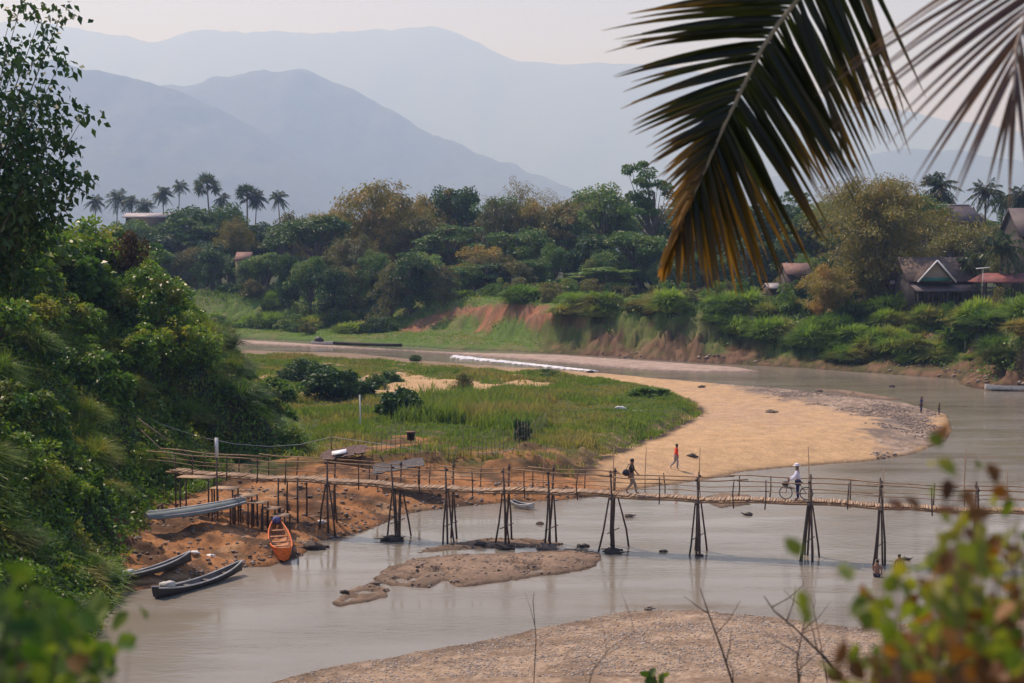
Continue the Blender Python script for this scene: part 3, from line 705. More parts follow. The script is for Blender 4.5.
# ---------------------------------------------------------------- grasses and ground cover (nobody could count them)
def scatter(n, x0, x1, y0, y1, rg):
    y = y0 * (y1 / y0) ** rg.random(n); return rg.uniform(x0, x1, n), y
def grass_field():
    rg = np.random.default_rng(5); mb = MB()
    n = 150000; x = rg.uniform(-40, 34, n); y = rg.uniform(88, 205, n)
    z, sp, sl, sg, sn, sf, n1, n2, n3, w_, px = terrain(x, y, True)
    ppx, ppy = proj(x, y, z)
    bare = np.zeros(n)
    for b in BARE: bare = np.maximum(bare, ss(sdist(x, y, b) + n2 * 2, -1, .6))
    sparse = ss(n1 + .7 * n2 + .12 * ss(y, 97, 88), .15, .5)
    tall = ss(sdist(x, y, TALL) + n2, -.3, 1.2)
    keep = (sg > -.6 + .6 * n2) & (ppx > -20) & (ppx < 1050) & (rg.random(n) > bare * .96) & (rg.random(n) > sparse * .72 * (1 - tall)) & (rg.random(n) < np.where(tall > .5, 1, .8))
    x, y, z, tall, n2, n1 = [a[keep] for a in (x, y, z, tall, n2, n1)]; n = len(x)
    patch = ss(fbm(x * .25, y * .25, 3, 70), -.25, .45)
    for rep in range(3):
        h = (.18 + .38 * patch + tall * rg.uniform(.5, 1.15, n)) * rg.uniform(.6, 1.3, n)
        a = rg.uniform(0, 6.283, n); ln = h * rg.uniform(.1, .5, n)
        c = np.stack([x + rg.normal(size=n) * .12, y + rg.normal(size=n) * .12, z - .04], 1)
        v, q = blade_arrays(c, h, np.stack([np.cos(a) * ln, np.sin(a) * ln, -ln * .25], 1), .05 + y * .00035, rg); mb.add(v, q)
    o = mb.build('grass', L['grass']); tag(o, 'green and straw coloured grass covering the river flat', kind='stuff')
TALL = pw([(383, 412), (400, 398), (450, 392), (545, 388), (556, 400), (548, 424), (500, 430), (470, 418), (400, 416)], 1.9)
grass_field()
def bank_growth():
    rg = np.random.default_rng(6); mb = MB(); ml = MB()
    n = 90000; px = rg.uniform(180, 1040, n); y = rg.uniform(140, 292, n); x = (px - 512) / FPX * y
    z, sp, sl, sg, sn, sf, n1, n2, n3, w_, _ = terrain(x, y, True)
    patch = ss(fbm(x * .12, y * .12, 3, 71), -.15, .4)
    steep = ss(px, 525, 555) * ss(px, 785, 750)
    keep = (sf > 2.0) & (sf < 48) & (rg.random(n) > steep * ss(z, 6.3, 4.8) * .93) & (rg.random(n) > .95 * scarmask(x, y, z, n2)) & (rg.random(n) > .8 * ss(z, 2.2, 1.0) * ss(px, 540, 560))
    x, y, z, patch, sf, n2, px = [a[keep] for a in (x, y, z, patch, sf, n2, px)]; n = len(x)
    low = ss(z, 3.0, 1.5) * ss(px, 545, 520)
    for rep in range(2):
        h = (.25 + .9 * patch * (1 - low) * ss(sf, 4, 12)) * rg.uniform(.5, 1.2, n)
        a = rg.uniform(0, 6.283, n); ln = h * rg.uniform(.2, .6, n)
        c = np.stack([x + rg.normal(size=n) * .3, y + rg.normal(size=n) * .3, z - .05], 1)
        v, q = blade_arrays(c, h, np.stack([np.cos(a) * ln, np.sin(a) * ln, -ln * .4], 1), .14, rg); mb.add(v, q)
    k = rg.random(n) < .45 * patch * (1 - low)
    x, y, z = x[k], y[k], z[k]; n = len(x)
    for rep in range(3):
        c = np.stack([x + rg.normal(size=n) * .5, y + rg.normal(size=n) * .5, z + rg.random(n) * .9], 1)
        d = rg.normal(size=(n, 3)); d[:, 2] = abs(d[:, 2])
        v, q = leaf_arrays(c, d, .5, .3, rg, .3); ml.add(v, q)
    o = mb.build('grass', L['bankgrass']); tag(o, 'green grass and weeds on the slope of the far bank', kind='stuff')
    o = ml.build('undergrowth', L['mid']); tag(o, 'leafy undergrowth on top of the far bank', kind='stuff')
bank_growth()

# ---------------------------------------------------------------- left slope
def slope_cover():
    rg = np.random.default_rng(8); mb = MB(); ml = MB()
    n = 150000; y = 40 * (200 / 40) ** rg.random(n); px = rg.uniform(-60, 345, n); x = (px - 512) / FPX * y
    z, sp, sl, sg, sn, sf, n1, n2, n3, w_, _ = terrain(x, y, True)
    keep = (sl > .1) & (sl < 22)
    x, y, z, n1, n2, sl = [a[keep] for a in (x, y, z, n1, n2, sl)]; n = len(x)
    hang = ss(fbm(x * .18, y * .18, 3, 33), -.05, .3)
    g = hang > rg.random(n)
    m = g.sum(); h = rg.uniform(.35, 1.0, m); ln = h * rg.uniform(.5, 1.2, m); a = rg.normal(size=m) * .5
    c = np.stack([x[g], y[g], z[g]], 1)
    for rep in range(2):
        lean = np.stack([np.cos(a) * ln, np.sin(a) * ln - .2 * ln, -ln * .7], 1)
        v, q = blade_arrays(c + rg.normal(size=(m, 3)) * .1, h, lean, .06 + .0004 * y[g], rg); mb.add(v, q)
    g = ~g; m = g.sum(); c = np.stack([x[g], y[g], z[g] + rg.random(m) * .7 * ss(sl[g], 0, 3)], 1)
    for rep in range(2):
        d = rg.normal(size=(m, 3)) + np.array([.4, -.3, .5]); v, q = leaf_arrays(c + rg.normal(size=(m, 3)) * .15, d, .16 + .0012 * y[g], .10 + .0008 * y[g], rg, .3); ml.add(v, q)
    o = mb.build('grass', L['slope2']); tag(o, 'long hanging grass covering the steep left slope', kind='stuff')
    o = ml.build('creepers', L['slope']); tag(o, 'leafy creepers matted over the steep left slope', kind='stuff')
slope_cover()
SB = []
for i in range(6):
    st, cr = shrub_mesh(500 + i, 3.4, 2.6, 3600, .25 if i < 4 else .36, .5 if i % 2 else .7, 30)
    r = empty('shrub'); st.build('stems', BARK, r); cr.build('foliage', L['slope'], r); SB.append(r)
GM = []
for i in range(4):
    r = mound_mesh(600 + i, 3.6, 1.9, 3600, .05).build('grass_clump', L['slope2']); GM.append(r)
su = set()
def putslope(protolist, i, x, y, s, sz, label, cat, group, z=None):
    src = protolist[i % len(protolist)]
    o = src if src.name not in su else copy_tree(src); su.add(src.name); su.add(o.name)
    o.location = (x, y, gz(x, y) - .15 if z is None else z); o.scale = (s, s, sz); o.rotation_euler = (0, 0, random.uniform(0, 6.28))
    for k in ('label', 'group'):
        if k in o: del o[k]
    tag(o, label, cat, group); return o
cnt = 0; tries = 0; spots = []
while cnt < 210 and tries < 9000:
    tries += 1; y = 42 * (195 / 42) ** random.random(); px = random.uniform(-70, 340); x = (px - 512) / FPX * y
    sl = sdist(np.array([x]), np.array([y]), SLOPE)[0]
    if sl < .9 or sl > 21: continue
    if 60 < y < 82 and sl < 2.2: continue
    mind = 1.7 + .007 * y
    if any((x - a) ** 2 + (y - b) ** 2 < mind ** 2 for a, b in spots): continue
    spots.append((x, y)); cnt += 1; s = random.uniform(.6, 1.1) * (1 + .0025 * y) * (.45 + .55 * min(1, sl / 5))
    top = sl > 9
    if random.random() < (.55 if not top else .2):
        putslope(GM, cnt, x, y, s, s * random.uniform(.8, 1.2), 'arching clump of long grass spilling down the left slope', 'grass clump', 'grass clumps on the left slope')
    else:
        putslope(SB, cnt, x, y, s * (1.15 if top else 1), s * random.uniform(.8, 1.15) * (1.1 if top else 1), 'leafy dark green shrub rooted on the left slope', 'shrub', 'shrubs on the left slope')
# special shrubs
def shrub_at(px, py_base, z, s, sz, label, mat=None, i=0):
    p = P(px, py_base, z); o = putslope(SB, i, p.x, p.y, s, sz, label, 'shrub', None)
    if mat:
        for ch in o.children:
            if ch.name.startswith('foliage'):
                me = ch.data.copy(); me.materials.clear(); me.materials.append(L[mat]); ch.data = me
    return o
L['redleaf'] = leafmat('reddish_leaves', (.055, .03, .018), (.09, .05, .025), (.04, .05, .02))
shrub_at(298, 377, 1.8, 1.4, 1.0, 'dark rounded bush left of the larger bush on the grassy flat', 'dark', 1)
shrub_at(338, 394, 1.8, 2.0, 1.45, 'largest dark rounded bush in the middle of the grassy flat', 'dark', 2)
shrub_at(375, 384, 1.8, .8, .6, 'small low bush right of the largest rounded bush', 'mid', 3)
shrub_at(400, 412, 1.8, 1.1, 1.0, 'dark leafy bush at the left end of the tall reeds', 'dark', 4)
shrub_at(416, 356, 1.5, .5, .4, 'small round bush near the far edge of the flat', 'dark', 0)
shrub_at(392, 378, 1.8, 1.0, .5, 'low green plants on the bare patch', 'mid', 5)
shrub_at(463, 386, 1.8, .7, .7, 'tuft-like olive bush on the sandy clearing', 'olive', 1)
shrub_at(523, 436, 1.9, .45, .8, 'dark bush at the right end of the bamboo fence', 'dark', 2)
shrub_at(545, 372, 1.7, 1.6, .3, 'low spreading bush at the far right of the flat', 'lush', 3)
shrub_at(650, 392, 1.7, 1.2, .4, 'green bush near the sandy tip of the flat', 'lush', 4)
shrub_at(240, 380, 1.8, 1.1, .9, 'big shrub at the foot of the slope beside the flat', None, 5)
shrub_at(275, 398, 1.8, 1.4, 1.0, 'pale leafed bush between the slope and the rounded bush', 'lush', 0)
p = PD(128, 262, 98); o = putslope(SB, 1, p.x, 98, .9, 1.6, 'reddish-brown leaved shrub on the crest of the left slope', 'shrub', None)
for ch in o.children:
    if ch.name.startswith('foliage'): me = ch.data.copy(); me.materials.clear(); me.materials.append(L['redleaf']); ch.data = me

# --- tree at the top left, its limbs reaching into the frame
def left_tree():
    rg = np.random.default_rng(21); y0 = 44; X = (-160 - 512) / FPX * y0; g = gz(X, y0); root = empty('tree', (X, y0, g)); tr = MB(); cr = MB()
    base = Vector((X, y0, g)); fork = base + Vector((.4, 0, 3.4)); top = base + Vector((1.9, .3, 9.5))
    tr.tube([Vector((0, 0, -1)), fork - base, (fork + top) / 2 - base + Vector((-.3, 0, 0)), top - base], [.4, .3, .2, .1], 8)
    ends = [(62, 12), (40, 18), (20, 8), (48, 46), (22, 40), (60, 62), (30, 66), (8, 60), (46, 84), (84, 116), (66, 108), (40, 102), (14, 96), (78, 190), (56, 146), (70, 170),
            (34, 130), (50, 168), (22, 150), (8, 130), (30, 176), (10, 186), (40, 196), (-10, 160), (-20, 110), (-20, 40), (20, 205), (0, 215), (-15, 195), (52, 126), (10, 20), (-5, 5)]
    for k, (px, py) in enumerate(ends):
        e = PD(px, py, y0 + rg.uniform(-1.8, 1.8)) - base; t = min(1, max(0, (e.z - 3.0) / 9)); s = (fork - base).lerp(top - base, t * .85) - Vector((0, 0, .3))
        mid = s.lerp(e, .5) + Vector((0, 0, .25 + rg.uniform(0, .4))); tr.tube([s, mid, e], [.07, .035, .008], 5, cap=False)
        dense = 130 if py < 120 else 300
        for j in range(5):
            f = .55 + .45 * j / 4; c0 = np.array(mid.lerp(e, (f - .5) * 2)) + rg.normal(size=3) * .12
            m = dense // 5; c = c0 + rg.normal(size=(m, 3)) * np.array([.34, .34, .2])
            d = rg.normal(size=(m, 3)) + np.array([.3, 0, -.25]); v, q = leaf_arrays(c, d, .25, .17, rg, .3); cr.add(v, q)
    tr.build('trunk', BARK, root, smooth=True); cr.build('crown', L['dark'], root); tag(root, 'leafy tree whose branches hang into the top left of the view', 'tree')
left_tree()
for k, (px, py, y, s) in enumerate([(10, 214, 90, 1.5), (45, 220, 95, 1.4), (-20, 205, 86, 1.7), (85, 224, 102, 1.2), (25, 226, 92, 1.4)]):
    p = PD(px, py, y); g = gz(p.x, y)
    o = putslope(SB, k, p.x, y, s * 1.5, max(.6, (p.z - g) / 2.4), 'tall bushy shrub crowning the top of the left slope', 'shrub', 'tall shrubs on the crest of the left slope')
# ================================================================ bamboo bridge
M = {}
M['bamboo'] = plain('weathered_bamboo', (.30, .19, .11), .6, .35, 2.5)
M['pole'] = plain('dark_wet_poles', (.085, .055, .038), .75, .45, 2)
M['rail'] = plain('rail_bamboo', (.34, .21, .11), .6, .35, 2)
M['white'] = plain('white_paint', (.78, .77, .74), .6, .12, 4)
M['dkwood'] = plain('dark_wood', (.05, .036, .027), .8, .4, 3)
M['wood'] = plain('grey_brown_wood', (.2, .15, .11), .85, .35, 3)
def islandmat(name, a, b_, rough=.65):
    m, nt, b = newmat(name); g = N(nt, 'ShaderNodeNewGeometry'); c = mixc(nt, g.outputs['Random Per Island'], a, b_)
    c = mixc(nt, .4, c, ramp(nt, noise(nt, 6, 4), [(.3, (.6,) * 3), (.7, (1.3,) * 3)]), 'MULTIPLY')
    nt.links.new(c, b.inputs['Base Color']); b.inputs['Roughness'].default_value = rough; return m
M['slats'] = islandmat('split_bamboo_deck', (.32, .20, .105), (.50, .35, .21))
def bx(px):
    a = (px - 512) / FPX * 1.0085; return a * 70.3 / (1 + .247 * a)
UX = Vector((1, -.247, 0)).normalized(); UY = Vector((.247, 1, 0)).normalized(); WB = .62
def bp(X, off=0., z=0.):
    dz = 2.72 + .25 * max(0, (-6 - X) / 10) + .05 * math.sin(X * .55) + .03 * math.sin(X * 1.7 + 1)
    return Vector((X, 70.3 - .247 * X, dz + z)) + UY * off
bridge = empty('bamboo_footbridge', bp(0) * 1); B0 = bridge.location.copy()
tag(bridge, 'long rickety bamboo footbridge on splayed pole trestles across the river', 'bridge')
def bl(p): return p - B0
rg = np.random.default_rng(3)
XL, XR = bx(176), bx(1120)
m = MB(); X = XL
while X < XR:                                         # split bamboo laid across
    wv = .07 + .05 * rg.random(); c = bl(bp(X, rg.normal() * .03, .03 + rg.normal() * .012))
    m.box(c, (wv, 1.02 + rg.normal() * .07, .022), rz=math.atan2(-.247, 1) + rg.normal() * .03); X += wv + .015
m.build('deck', M['slats'], bridge)
m = MB()
for off in (-.5, -.05, .48):
    X = XL
    while X < XR:
        L_ = rg.uniform(4, 6.5); xs = np.linspace(X - .3, min(X + L_, XR), 6)
        m.tube([bl(bp(x, off + rg.normal() * .015, -.07 + rg.normal() * .01)) for x in xs], rg.uniform(.05, .065), 6); X += L_
m.build('deck_beam', M['rail'], bridge, smooth=True)
for side in (-1, 1):
    for hh, nm in ((1.0, 'top_rail'), (.52, 'middle_rail')):
        m = MB(); X = XL - .8
        while X < XR:
            L_ = rg.uniform(3.5, 6.5); xs = np.linspace(X - .5, min(X + L_, XR), 6); o0, o1 = rg.normal(size=2) * .05
            m.tube([bl(bp(x, side * WB + rg.normal() * .01, hh + o0 + (o1 - o0) * i / 5 - .04 * math.sin(i / 5 * 3.14))) for i, x in enumerate(xs)], rg.uniform(.024, .036) if hh > .9 else rg.uniform(.016, .024), 5); X += L_
        m.build(nm, M['rail'], bridge, smooth=True)
def pole(p0, p1, r, name='post', mat='pole', parent=bridge, bend=.03):
    p0, p1 = Vector(p0), Vector(p1); d = Vector(rg.normal(size=3)) * bend; md = (p0 + p1) / 2 + d
    return MB().tube([p0, md, p1], [r * 1.08, r, r * .85], 6).build(name, M[mat], parent, smooth=True)
TR = [(331, [-.35, .1, .4], 1), (397, [-.4, -.15, .35, .55], .9), (450, [-.12, .18, .45], .9), (506, [-.35, .05, .3], .9), (551, [-.15, .1], .9), (613, [-.6, -.25, .15, .65], .9),
      (698, [-.45, -.05, .12, .45], .9), (810, [-.55, -.2, .15, .5, -.4], .9), (881, [-.42, -.15, .15], .9), (977, [-.15, .3], .9), (1075, [-.4, 0, .4], .9)]
for k, (px, sp_, _) in enumerate(TR):
    X = bx(px); tr = empty('trestle', bl(bp(X))); tr.parent = bridge
    o0 = bp(X)
    def tl(p): return p - o0
    gzv = gz(X, 70.3 - .247 * X); bot = min(-.7, gzv - .5) if gzv < 0 else gzv - .4
    MB().tube([tl(bp(X, -.85, -.13)), tl(bp(X, .85, -.13))], .05, 6).build('crossbeam', M['pole'], tr, smooth=True)
    MB().tube([Vector((-.3, -.45, -1.9)), Vector((.35, .5, -1.8))], .025, 5).build('brace', M['pole'], tr, smooth=True)
    for side in (-1, 1):
        t = tl(bp(X + rg.normal() * .03, side * .66, 1.12 + rg.uniform(0, .12))); b = Vector((rg.normal() * .04, side * (.62 + rg.uniform(.1, .3)) , bot - o0.z)) + UY * 0
        MB().tube([b, (b + t) / 2 + Vector(rg.normal(size=3) * .035), t], [.056, .053, .043], 7).build('post', M['pole'], tr, smooth=True)
    for j, s in enumerate(sp_):
        sd_ = -1 if j % 2 == 0 else 1
        t = tl(bp(X + s * .12, sd_ * .5, .05)); b = UX * (s * 1.25) + UY * (sd_ * rg.uniform(.5, .95)) + Vector((0, 0, bot - o0.z))
        MB().tube([b, (b + t) / 2 + Vector(rg.normal(size=3) * .055), t], [.052 * rg.uniform(.75, 1.2), .047, .036], 7).build('leg', M['pole'], tr, smooth=True)
    for side in (-1, 1):                               # rope lashings
        for zz in (-.12, 1.0): MB().tube([tl(bp(X, side * .65, zz - .05)), tl(bp(X, side * .65, zz + .05))], .075, 7).build('lashing', M['dkwood'], tr)
for px in (198, 232, 262, 290, 363, 424, 476, 528, 580, 661, 735, 766, 848, 932, 1030):   # rail posts between trestles
    for side in (-1, 1):
        X = bx(px) + (.1 if side > 0 else 0); pole(bl(bp(X, side * .64, -.2 - rg.random() * .2)), bl(bp(X + rg.normal() * .04, side * .64, 1.05)), .032, 'rail_post')
for px, h in ((611, 2.3), (643, 2.3), (699, 2.4), (808, 2.5), (884, 1.6), (966, 2.7), (540, 1.5), (1008, 1.8)):
    X = bx(px); pole(bl(bp(X, .7, -.3)), bl(bp(X + rg.normal() * .05, .7, h)), .022, 'mast', 'rail')
for px in (283, 302):
    X = bx(px); g = gz(X, 70.3 - .247 * X)
    for side in (-1, 1):
        p0 = bp(X, side * .6, 0); p0.z = g - .3; pole(bl(p0), bl(bp(X, side * .6, .1)), .05, 'leg')
# steps that lead down from the left end of the bridge
steps = empty('stairway', P(230, 500, 1.5)); S0 = steps.location.copy(); tag(steps, 'bamboo plank stairway of separate platforms descending from the bridge to the earth shore', 'steps')
for px, py, z, w_ in ((197, 477, 2.95, 1.9), (225, 488, 2.55, 1.35), (246, 495, 2.2, 1.1), (258, 502, 1.9, .95), (271, 508, 1.6, .85), (281, 515, 1.3, .8)):
    c = P(px, py, z) - S0; st = MB()
    for j in range(7): st.box(c + UY * (j - 3) * .12 + Vector((0, 0, .01 * (j % 2))), (w_, .105, .04), rz=math.atan2(-.247, 1))
    s_ = st.build('step', M['slats'], steps)
    for a in (-1, 1):
        for b in (-1, 1):
            q = c + UX * a * w_ * .42 + UY * b * .33; gg = gz(q.x + S0.x, q.y + S0.y) - S0.z - .25
            MB().tube([Vector((q.x, q.y, gg)), q - Vector((0, 0, .02))], .045, 6).build('leg', M['pole'], s_, smooth=True)
def rod(name, p0, p1, r, mat, label, cat, n=7):
    p0, p1 = Vector(p0), Vector(p1)
    o = MB().tube([Vector((0, 0, 0)), (p1 - p0) / 2 + Vector((.02, 0, 0)), p1 - p0], [r, r * .95, r * .85], n).build(name, M[mat] if isinstance(mat, str) else mat, smooth=True); o.location = p0; tag(o, label, cat); return o
p = P(217, 481, 3.0); X_, Y_ = p.x, p.y
r0 = empty('marker_post', (X_, Y_, gz(X_, Y_) - .2)); h_ = PD(217, 438, Y_).z - r0.location.z
MB().tube([(0, 0, 0), (0, 0, h_ - 1.0)], .045, 7).build('pole', M['pole'], r0, smooth=True); MB().box((0, 0, h_ - .5), (.17, .05, 1.02)).build('white_board', M['white'], r0)
tag(r0, 'pole with a white painted upper board at the left end of the bridge', 'post')
rod('handrail', PD(118, 404, 80), PD(192, 458, 75), .03, 'pole', 'dark handrail pole slanting down the slope to the bridge', 'handrail')
rod('handrail', PD(141, 430, 77), PD(178, 466, 74), .025, 'pole', 'lower dark handrail pole beside the path down to the bridge', 'handrail')
p = PD(175, 455, 74.6); rod('post', (p.x, p.y, gz(p.x, p.y) - .2), p, .045, 'pole', 'dark post where the handrail meets the bridge', 'post')
# rope with two sags
M['rope'] = plain('pale_rope', (.42, .42, .36), .7, .1)
pr = [PD(*a) for a in ((118, 402, 84), (160, 424, 84), (200, 437, 86), (235, 444, 88), (270, 446.5, 89), (300, 444.5, 90), (331, 437, 91), (360, 441, 90), (400, 447, 89), (430, 452, 89), (470, 454, 89), (500, 452, 89), (513, 449, 89), (560, 461, 90))]
o = MB().tube([a - pr[0] for a in pr], .022, 5).build('rope', M['rope'], smooth=True); o.location = pr[0]; tag(o, 'pale rope sagging from the slope across the gardens behind the bridge', 'rope')
p = pr[6]; rod('post', (p.x, p.y, gz(p.x, p.y) - .2), (p.x, p.y, p.z + .05), .03, 'pole', 'thin post that holds up the rope near the mat shelter', 'post')
p = P(360, 421, 1.9); rod('post', (p.x, p.y, gz(p.x, p.y) - .2), (p.x, p.y, PD(360, 395, p.y).z), .06, 'white', 'slim white post standing alone on the grassy flat', 'post')

# shelters
def shelter(px, pyr, D, w_, d_, rz, tilt, mat, label, patch=None, hroof=1.3):
    p = PD(px, pyr, D); g = gz(p.x, D); r = empty('shelter', (p.x, D, g), rz); hr = p.z - g
    rf = MB(); nx = 9
    rgx = np.random.default_rng(int(px))
    nx, ny = 14, 7; gx, gy = np.meshgrid(np.linspace(-.5, .5, nx), np.linspace(-.5, .5, ny)); zz = hr + tilt * gx + .2 * d_ * gy * 1.1 + rgx.normal(size=gx.shape) * .035 - .1 * (1 - 4 * gx ** 2) * (1 - 4 * gy ** 2)
    vv = np.stack([gx * w_ + rgx.normal(size=gx.shape) * .05, gy * d_ + rgx.normal(size=gx.shape) * .04, zz], -1).reshape(-1, 3); ii = np.arange(ny - 1)[:, None] * nx + np.arange(nx - 1)[None]; qq = np.stack([ii, ii + 1, ii + nx + 1, ii + nx], -1).reshape(-1, 4)
    rf.add(vv, qq); rf.add(vv - [0, 0, .06], qq[:, ::-1])
    o = rf.build('roof', mat, r)
    if patch: MB().box((-.3, -.15, hr + .06 - tilt * .1), (w_ * .34, d_ * .45, .03), rx=.22, ry=-tilt / w_).build('sheet', M['white'], o)
    for a in (-1, 1):
        for b in (-1, 1): MB().tube([(a * w_ * .42, b * d_ * .4, -.3), (a * w_ * .42, b * d_ * .4, hr + tilt * a * .42 + b * d_ * .085)], .035, 5).build('leg', M['pole'], r)
    tag(r, label, 'shelter'); return r
M['thatch'] = plain('thatch_mat', (.13, .085, .07), .95, .45, 5); M['greymat'] = plain('grey_mat', (.10, .095, .09), .9, .35, 5)
shelter(344, 452, 88, 2.7, 1.5, R(4), .45, M['thatch'], 'small brown mat shelter with a pale sheet on its roof', True)
shelter(398, 465, 82, 2.9, 1.3, R(8), .4, M['greymat'], 'low shelter with a flat grey roof just behind the bridge')
# bamboo fence
def fence(name, pts, z, hpx, step, label, mat='pole', r=.02, rails=2, postr=None):
    w3 = [P(a, b, z) if not hasattr(z, 'append') else Vector(((a - 512) / FPX * d_, d_, 7)) for (a, b), d_ in zip(pts, z if hasattr(z, 'append') else [0] * 9)]; root = empty(name, w3[0]); W0 = w3[0].copy(); rgx = np.random.default_rng(int(pts[0][0])); tops = []
    hts = hpx
    for a, b in zip(w3[:-1], w3[1:]):
        n = max(1, int((b - a).length / step))
        for i in range(n):
            q = a.lerp(b, i / n); g = gz(q.x, q.y) - .15; hh = hts * rgx.uniform(.75, 1.15)
            t = Vector((q.x + rgx.normal() * .05, q.y, g + hh + .15)); tops.append(Vector((q.x, q.y, g + .15 + hts * .8)))
            MB().tube([Vector((q.x, q.y, g)) - W0, t - W0], r, 5).build('post', M[mat], root)
    for k in range(rails):
        MB().tube([t - Vector((0, 0, k * hts * .42)) - W0 for t in tops], r * .7, 4).build('rail', M[mat], root)
    tag(root, label, 'fence'); return root
fence('bamboo_fence', [(372, 452), (420, 459), (478, 457), (512, 451)], 1.75, 1.7, .42, 'fence of thin bamboo sticks round the riverside garden', 'wood', .018)
fence('bamboo_fence', [(514, 451), (530, 440), (548, 426)], 1.75, 1.6, .8, 'short side run of stick fence beside the dark bush', 'wood', .018)
fence('garden_fence', [(758, 312), (800, 311), (840, 310), (884, 309)], [206, 203, 198, 194], 1.3, 2.6, 'dark wooden rail fence on top of the bank below the giant bamboo', 'dkwood', .07)
0 and fence('garden_fence', [(690, 330), (740, 328), (775, 327)], 5.6, .9, 2.4, 'low pole fence on the terrace beside the eroded bank', 'wood', .05)
p = P(411, 446, 1.8); hb = PD(411, 432, p.y).z; r0 = empty('bird_box', (p.x, p.y, gz(p.x, p.y) - .1)); hb -= r0.location.z
MB().tube([(0, 0, 0), (0, 0, hb - .5)], .03, 6).build('pole', M['pole'], r0); bb = MB().box((0, 0, hb - .28), (.5, .45, .5)).build('box', M['dkwood'], r0)
MB().box((0, -.235, hb - .25), (.26, .02, .26)).build('opening', plain('opening_shade', (.01, .008, .006), .9), bb); MB().box((0, 0, hb + .0), (.68, .62, .06)).build('roof', plain('rusty_lid', (.14, .06, .035), .8), r0)  # opening is a solid panel; the dark inside the hole is painted shade
tag(r0, 'small dark wooden box on a pole in the riverside garden', 'box')

# ================================================================ boats
def boat(name, a, b, wd, dep, matout, matin, label, sheer=.35, thw=4, flip=False, bowpow=.75, stern=.6, tilt=0, lift=0):
    a, b = Vector(a), Vector(b); Ln = (b - a).length; c = (a + b) / 2; r = empty(name, c); r.location.z += lift
    r.rotation_euler = (0, -math.asin((b.z - a.z) / Ln), math.atan2(b.y - a.y, b.x - a.x))
    if flip: r.rotation_euler.rotate_axis('X', math.pi)
    if tilt: r.rotation_euler.rotate_axis('X', tilt)
    ns = 17; t = np.linspace(-1, 1, ns); hw = wd / 2 * np.where(t > 0, (1 - np.abs(t) ** 2.4) ** bowpow, stern + (1 - stern) * (1 - np.abs(t) ** 2.2)); hw = np.maximum(hw, .03)
    kz = .06 * 0 + sheer * .8 * np.clip(np.abs(t) - .35, 0, 1) ** 2; sz = dep + sheer * np.abs(t) ** 2.2
    def shell(sc_, dz):
        sec = [(-1, 1), (-.93, .55), (-.68, .12), (0, 0), (.68, .12), (.93, .55), (1, 1)]
        v = [(tt * Ln / 2 * (1 if sc_ == 1 else .985), s * h * sc_, k + dz + (q - k - dz * (q > 0)) * z) for tt, h, k, q in zip(t, hw, kz, sz) for s, z in sec]
        f = [(i * 7 + j, i * 7 + j + 1, i * 7 + j + 8, i * 7 + j + 7) for i in range(ns - 1) for j in range(6)]
        return v, f
    v, f = shell(1, 0); m = MB().add(v, f); e = [0, 1, 2, 3, 4, 5, 6]
    m.add([v[i] for i in e] + [(-Ln / 2, 0, sz[0])], [(0, 1, 2, 7), (2, 3, 4, 7), (4, 5, 6, 7)]); hull = m.build('hull', matout, r, smooth=True)
    v2, f2 = shell(.9, .05); MB().add(v2, [q[::-1] for q in f2]).build('lining', matin, r, smooth=True)
    g = MB()
    for s in (-1, 1): g.tube([(tt * Ln / 2, s * h * .97, q + .01) for tt, h, q in zip(t, hw, sz)], .035, 5)
    g.build('gunwale', matout, r, smooth=True)
    for k in range(thw):
        tt = -.7 + 1.3 * k / max(1, thw - 1); i = int((tt + 1) / 2 * (ns - 1)); MB().box((tt * Ln / 2, 0, sz[i] - .09), (.17, hw[i] * 1.84, .03)).build('seat', matin, r)
    tag(r, label, 'boat'); return r
M['orange'] = plain('orange_boat_paint', (.85, .17, .02), .5, .22, 5); M['orangein'] = plain('orange_brown_planks', (.42, .20, .09), .8, .4, 6)
M['tar'] = plain('tarred_hull', (.035, .03, .028), .55, .35, 2); M['greyin'] = plain('grey_boat_planks', (.12, .11, .095), .8, .35, 3); M['greyhull'] = plain('pale_worn_hull', (.55, .55, .51), .7, .3, 2)
M['greenhull'] = plain('grey_green_hull', (.16, .19, .17), .6, .25, 2)
b1 = boat('longboat', P(284, 563, .0), P(276, 532, .55), 1.08, .42, M['orange'], M['orangein'], 'bright orange wooden longboat pulled nose first onto the shore', .35, 5, lift=-.02)
MB().blob((2.1, 0, .72), (.22, .2, .2), 3).build('bundle', plain('violet_cloth', (.10, .10, .25), .8), b1); 
b2 = boat('longboat', P(96, 590, .15), P(192, 563, .5), .72, .26, M['tar'], M['greyin'], 'dark long boat lying on the mud nearest the slope', .28, 5, tilt=R(-8))
b3 = boat('longboat', P(156, 600, -.05), P(242, 572, .1), .75, .26, M['tar'], M['greyin'], 'dark long boat with a grey outboard engine afloat at the waterline', .3, 4, lift=-.03)
for bb_ in (b2, b3):
    g = MB(); Ln = 5.0
    for ch in bb_.children:
        if ch.name.startswith('gunwale'): ch.data.materials.clear(); ch.data.materials.append(M['greyhull'])
mo = MB().box((-2.0, -.1, .55), (.42, .34, .22)).box((-2.0, .2, .5), (.3, .25, .2)).build('engine', M['greyhull'], b3); MB().box((-2.02, -.1, .3), (.3, .26, .35)).build('engine_block', M['tar'], mo); MB().tube([(-2.2, 0, .3), (-3.0, .1, -.15)], .03, 5).build('shaft', M['tar'], mo)
MB().box((-.9, 0, .42), (.5, .35, .1)).build('sheet', M['white'], b2)
